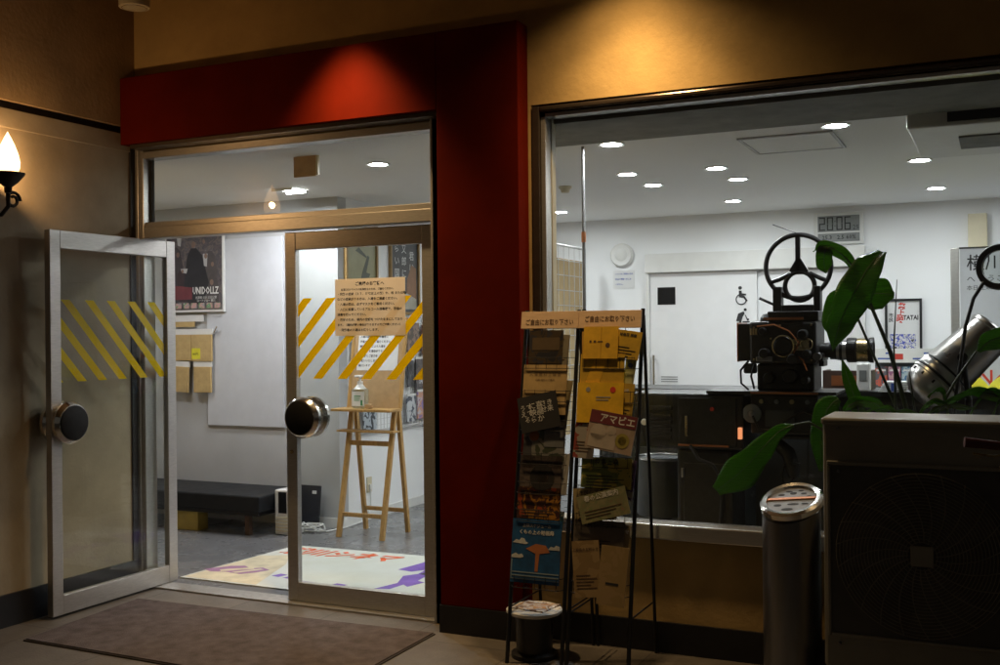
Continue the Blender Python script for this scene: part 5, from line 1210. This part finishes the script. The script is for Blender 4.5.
# ------------------------------------------------------------------ outdoor unit
ou = thing('outdoor_unit', 'large beige outdoor air conditioner unit with round fan grille', 'air conditioner unit', (-.18, 4.6, 0), kind='thing')
X0, X1, Y0, Y1, Z0, Z1 = -.66, .30, 4.42, 4.76, .17, 1.162
MB().box(X0, X1, Y0 + .006, Y1, Z0, Z1).build('casing', M['acbody'], ou, bevel=.012)
MB().box(X0 - .006, X1 + .006, Y0 - .004, Y1 + .004, Z1 - .02, Z1 + .01).build('lid', M['acbody'], ou, bevel=.01)
fc = (-.29, .645)
gp = MB(); gp.box(-.63, .03, Y0 + .0, Y0 + .0055, .315, .982)
gp.build('grille_panel', M['acgrill'], ou, bevel=.0)
b = MB()
b.box(-.645, .045, Y0 - .008, Y0 + .0055, .983, 1.0).box(-.645, -.6305, Y0 - .008, Y0 + .0055, .30, .983).box(.0305, .045, Y0 - .008, Y0 + .0055, .30, .983).box(-.6305, .0305, Y0 - .008, Y0 + .0055, .30, .3145)
b.build('grille_surround', M['acbody'], ou, bevel=.004)
b = MB()
for k in range(21): b.ring((fc[0], Y0 - .012, fc[1]), .055 + k * .0132, .0016, 'Y', 64, 4)
for k in range(22):
    a0 = 2 * PI * k / 22
    pts = [(fc[0] + (.05 + .272 * s_ / 6) * math.cos(a0 + .5 * s_ / 6), Y0 - .008, fc[1] + (.05 + .272 * s_ / 6) * math.sin(a0 + .5 * s_ / 6)) for s_ in range(7)]
    b.tube(pts, .0026, 5)
bb = MB()
for k in range(3):
    a0 = 2 * PI * k / 3 + .5
    P_ = [(.06 * math.cos(a0), .06 * math.sin(a0)), (.30 * math.cos(a0 - .15), .30 * math.sin(a0 - .15)), (.315 * math.cos(a0 + .35), .315 * math.sin(a0 + .35)), (.28 * math.cos(a0 + .8), .28 * math.sin(a0 + .8)), (.06 * math.cos(a0 + 1.1), .06 * math.sin(a0 + 1.1))]
    bb.prism(P_, FY(fc[0], Y0 - .001, fc[1]), .003)
bb.build('fan_blades', mat('blade_grey', (.085, .083, .075), .5), ou)
for sx2, sz2 in ((-.60, 1.13), (.26, 1.13), (-.60, .27), (.26, .27), (-.60, .96), (0, .96)):
    MB().cyl((sx2, Y0 + .006, sz2), (sx2, Y0 - .010, sz2), .006, n=10).build('screw', M['steel'], ou)
MB().box(.09, .24, Y0 - .0, Y0 + .0055, .86, .95).build('rating_plate', M['cream'], ou)
b.build('fan_guard', mat('guard_wire', (.20, .19, .16), .55), ou)
MB().box(fc[0] - .042, fc[0] + .042, Y0 - .020, Y0 - .013, fc[1] - .04, fc[1] + .04).build('centre_plate', M['acbody'], ou, bevel=.006)
for x in (-.55, .15): MB().box(x, x + .08, Y0 - .0, Y1, 0, .169).build('foot', M['black_base'], ou)

# ------------------------------------------------------------------ bicycle, only its grip reaches the picture
bk = thing('bicycle', 'bicycle with maroon handlebar grip parked before the outdoor unit', 'bicycle', (.2, 3.3, 0))
bx = .24
for (y, r) in ((4.03, .33), (3.0, .33)):
    wh = MB().ring((bx, y, r), r - .018, .018, 'X', 48, 10).build('tyre', M['rubber'], bk, smooth=True)
    b = MB().ring((bx, y, r), r - .042, .008, 'X', 48, 6)
    for k in range(16):
        a = 2 * PI * k / 16; b.cyl((bx, y, r), (bx, y + (r - .045) * math.cos(a), r + (r - .045) * math.sin(a)), .0012, n=4)
    b.cyl((bx - .03, y, r), (bx + .03, y, r), .02, n=12); b.build('rim', M['silver'], wh)
fr = M['maroon']
MB().tube([(bx, 3.0, .33), (bx, 3.45, .30), (bx, 3.30, .80), (bx, 3.0, .33)], .012, 8).tube([(bx, 3.45, .30), (bx, 3.86, .78)], .016, 8).tube([(bx, 3.33, .76), (bx, 3.85, .84)], .014, 8).build('frame', fr, bk, smooth=True)
MB().tube([(bx, 3.84, .92), (bx, 3.90, .66), (bx, 4.0, .36)], .014, 8).cyl((bx, 3.83, .9), (bx, 3.79, 1.13), .013).build('fork', M['chrome'], bk, smooth=True)
MB().cyl((bx, 3.29, .80), (bx, 3.27, .93), .012).build('seat_post', M['chrome'], bk, smooth=True)
MB().box(bx - .07, bx + .07, 3.14, 3.38, .93, .98).build('saddle', M['black_vinyl'], bk, bevel=.025)
MB().tube([(-.03, 3.74, 1.150), (.08, 3.77, 1.145), (bx, 3.79, 1.14), (.42, 3.77, 1.145), (.56, 3.74, 1.155)], .011, 10).build('handlebar', M['chrome'], bk, smooth=True)
for a_, c_ in (((-.115, 3.72, 1.160), (-.012, 3.742, 1.149)), ((.50, 3.75, 1.152), (.62, 3.73, 1.158))):
    MB().cyl(a_, c_, .0165, .014, n=16).build('grip', M['maroon'], bk, smooth=True)
MB().tube([(-.09, 3.69, 1.128), (-.03, 3.70, 1.12), (.03, 3.75, 1.13)], .004, 6).tube([(.61, 3.69, 1.13), (.53, 3.70, 1.12), (.47, 3.75, 1.13)], .004, 6).build('brake_lever', M['brass'], bk, smooth=True)
MB().cyl((bx, 3.45, .30), (bx + .03, 3.45, .30), .09, n=32).cyl((bx + .04, 3.45, .30), (bx + .05, 3.37, .17), .01).cyl((bx - .04, 3.45, .30), (bx - .05, 3.53, .43), .01).build('crank', M['steel'], bk, smooth=True)

# ------------------------------------------------------------------ render settings
scene.render.engine = 'CYCLES'
scene.cycles.max_bounces = 14; scene.cycles.diffuse_bounces = 8; scene.cycles.glossy_bounces = 5
scene.cycles.transparent_max_bounces = 24; scene.cycles.caustics_reflective = False; scene.cycles.caustics_refractive = False
scene.cycles.use_denoising = True; scene.cycles.sample_clamp_indirect = 6
scene.view_settings.view_transform = 'Standard'; scene.view_settings.look = 'None'
scene.view_settings.exposure = 0; scene.view_settings.gamma = 1
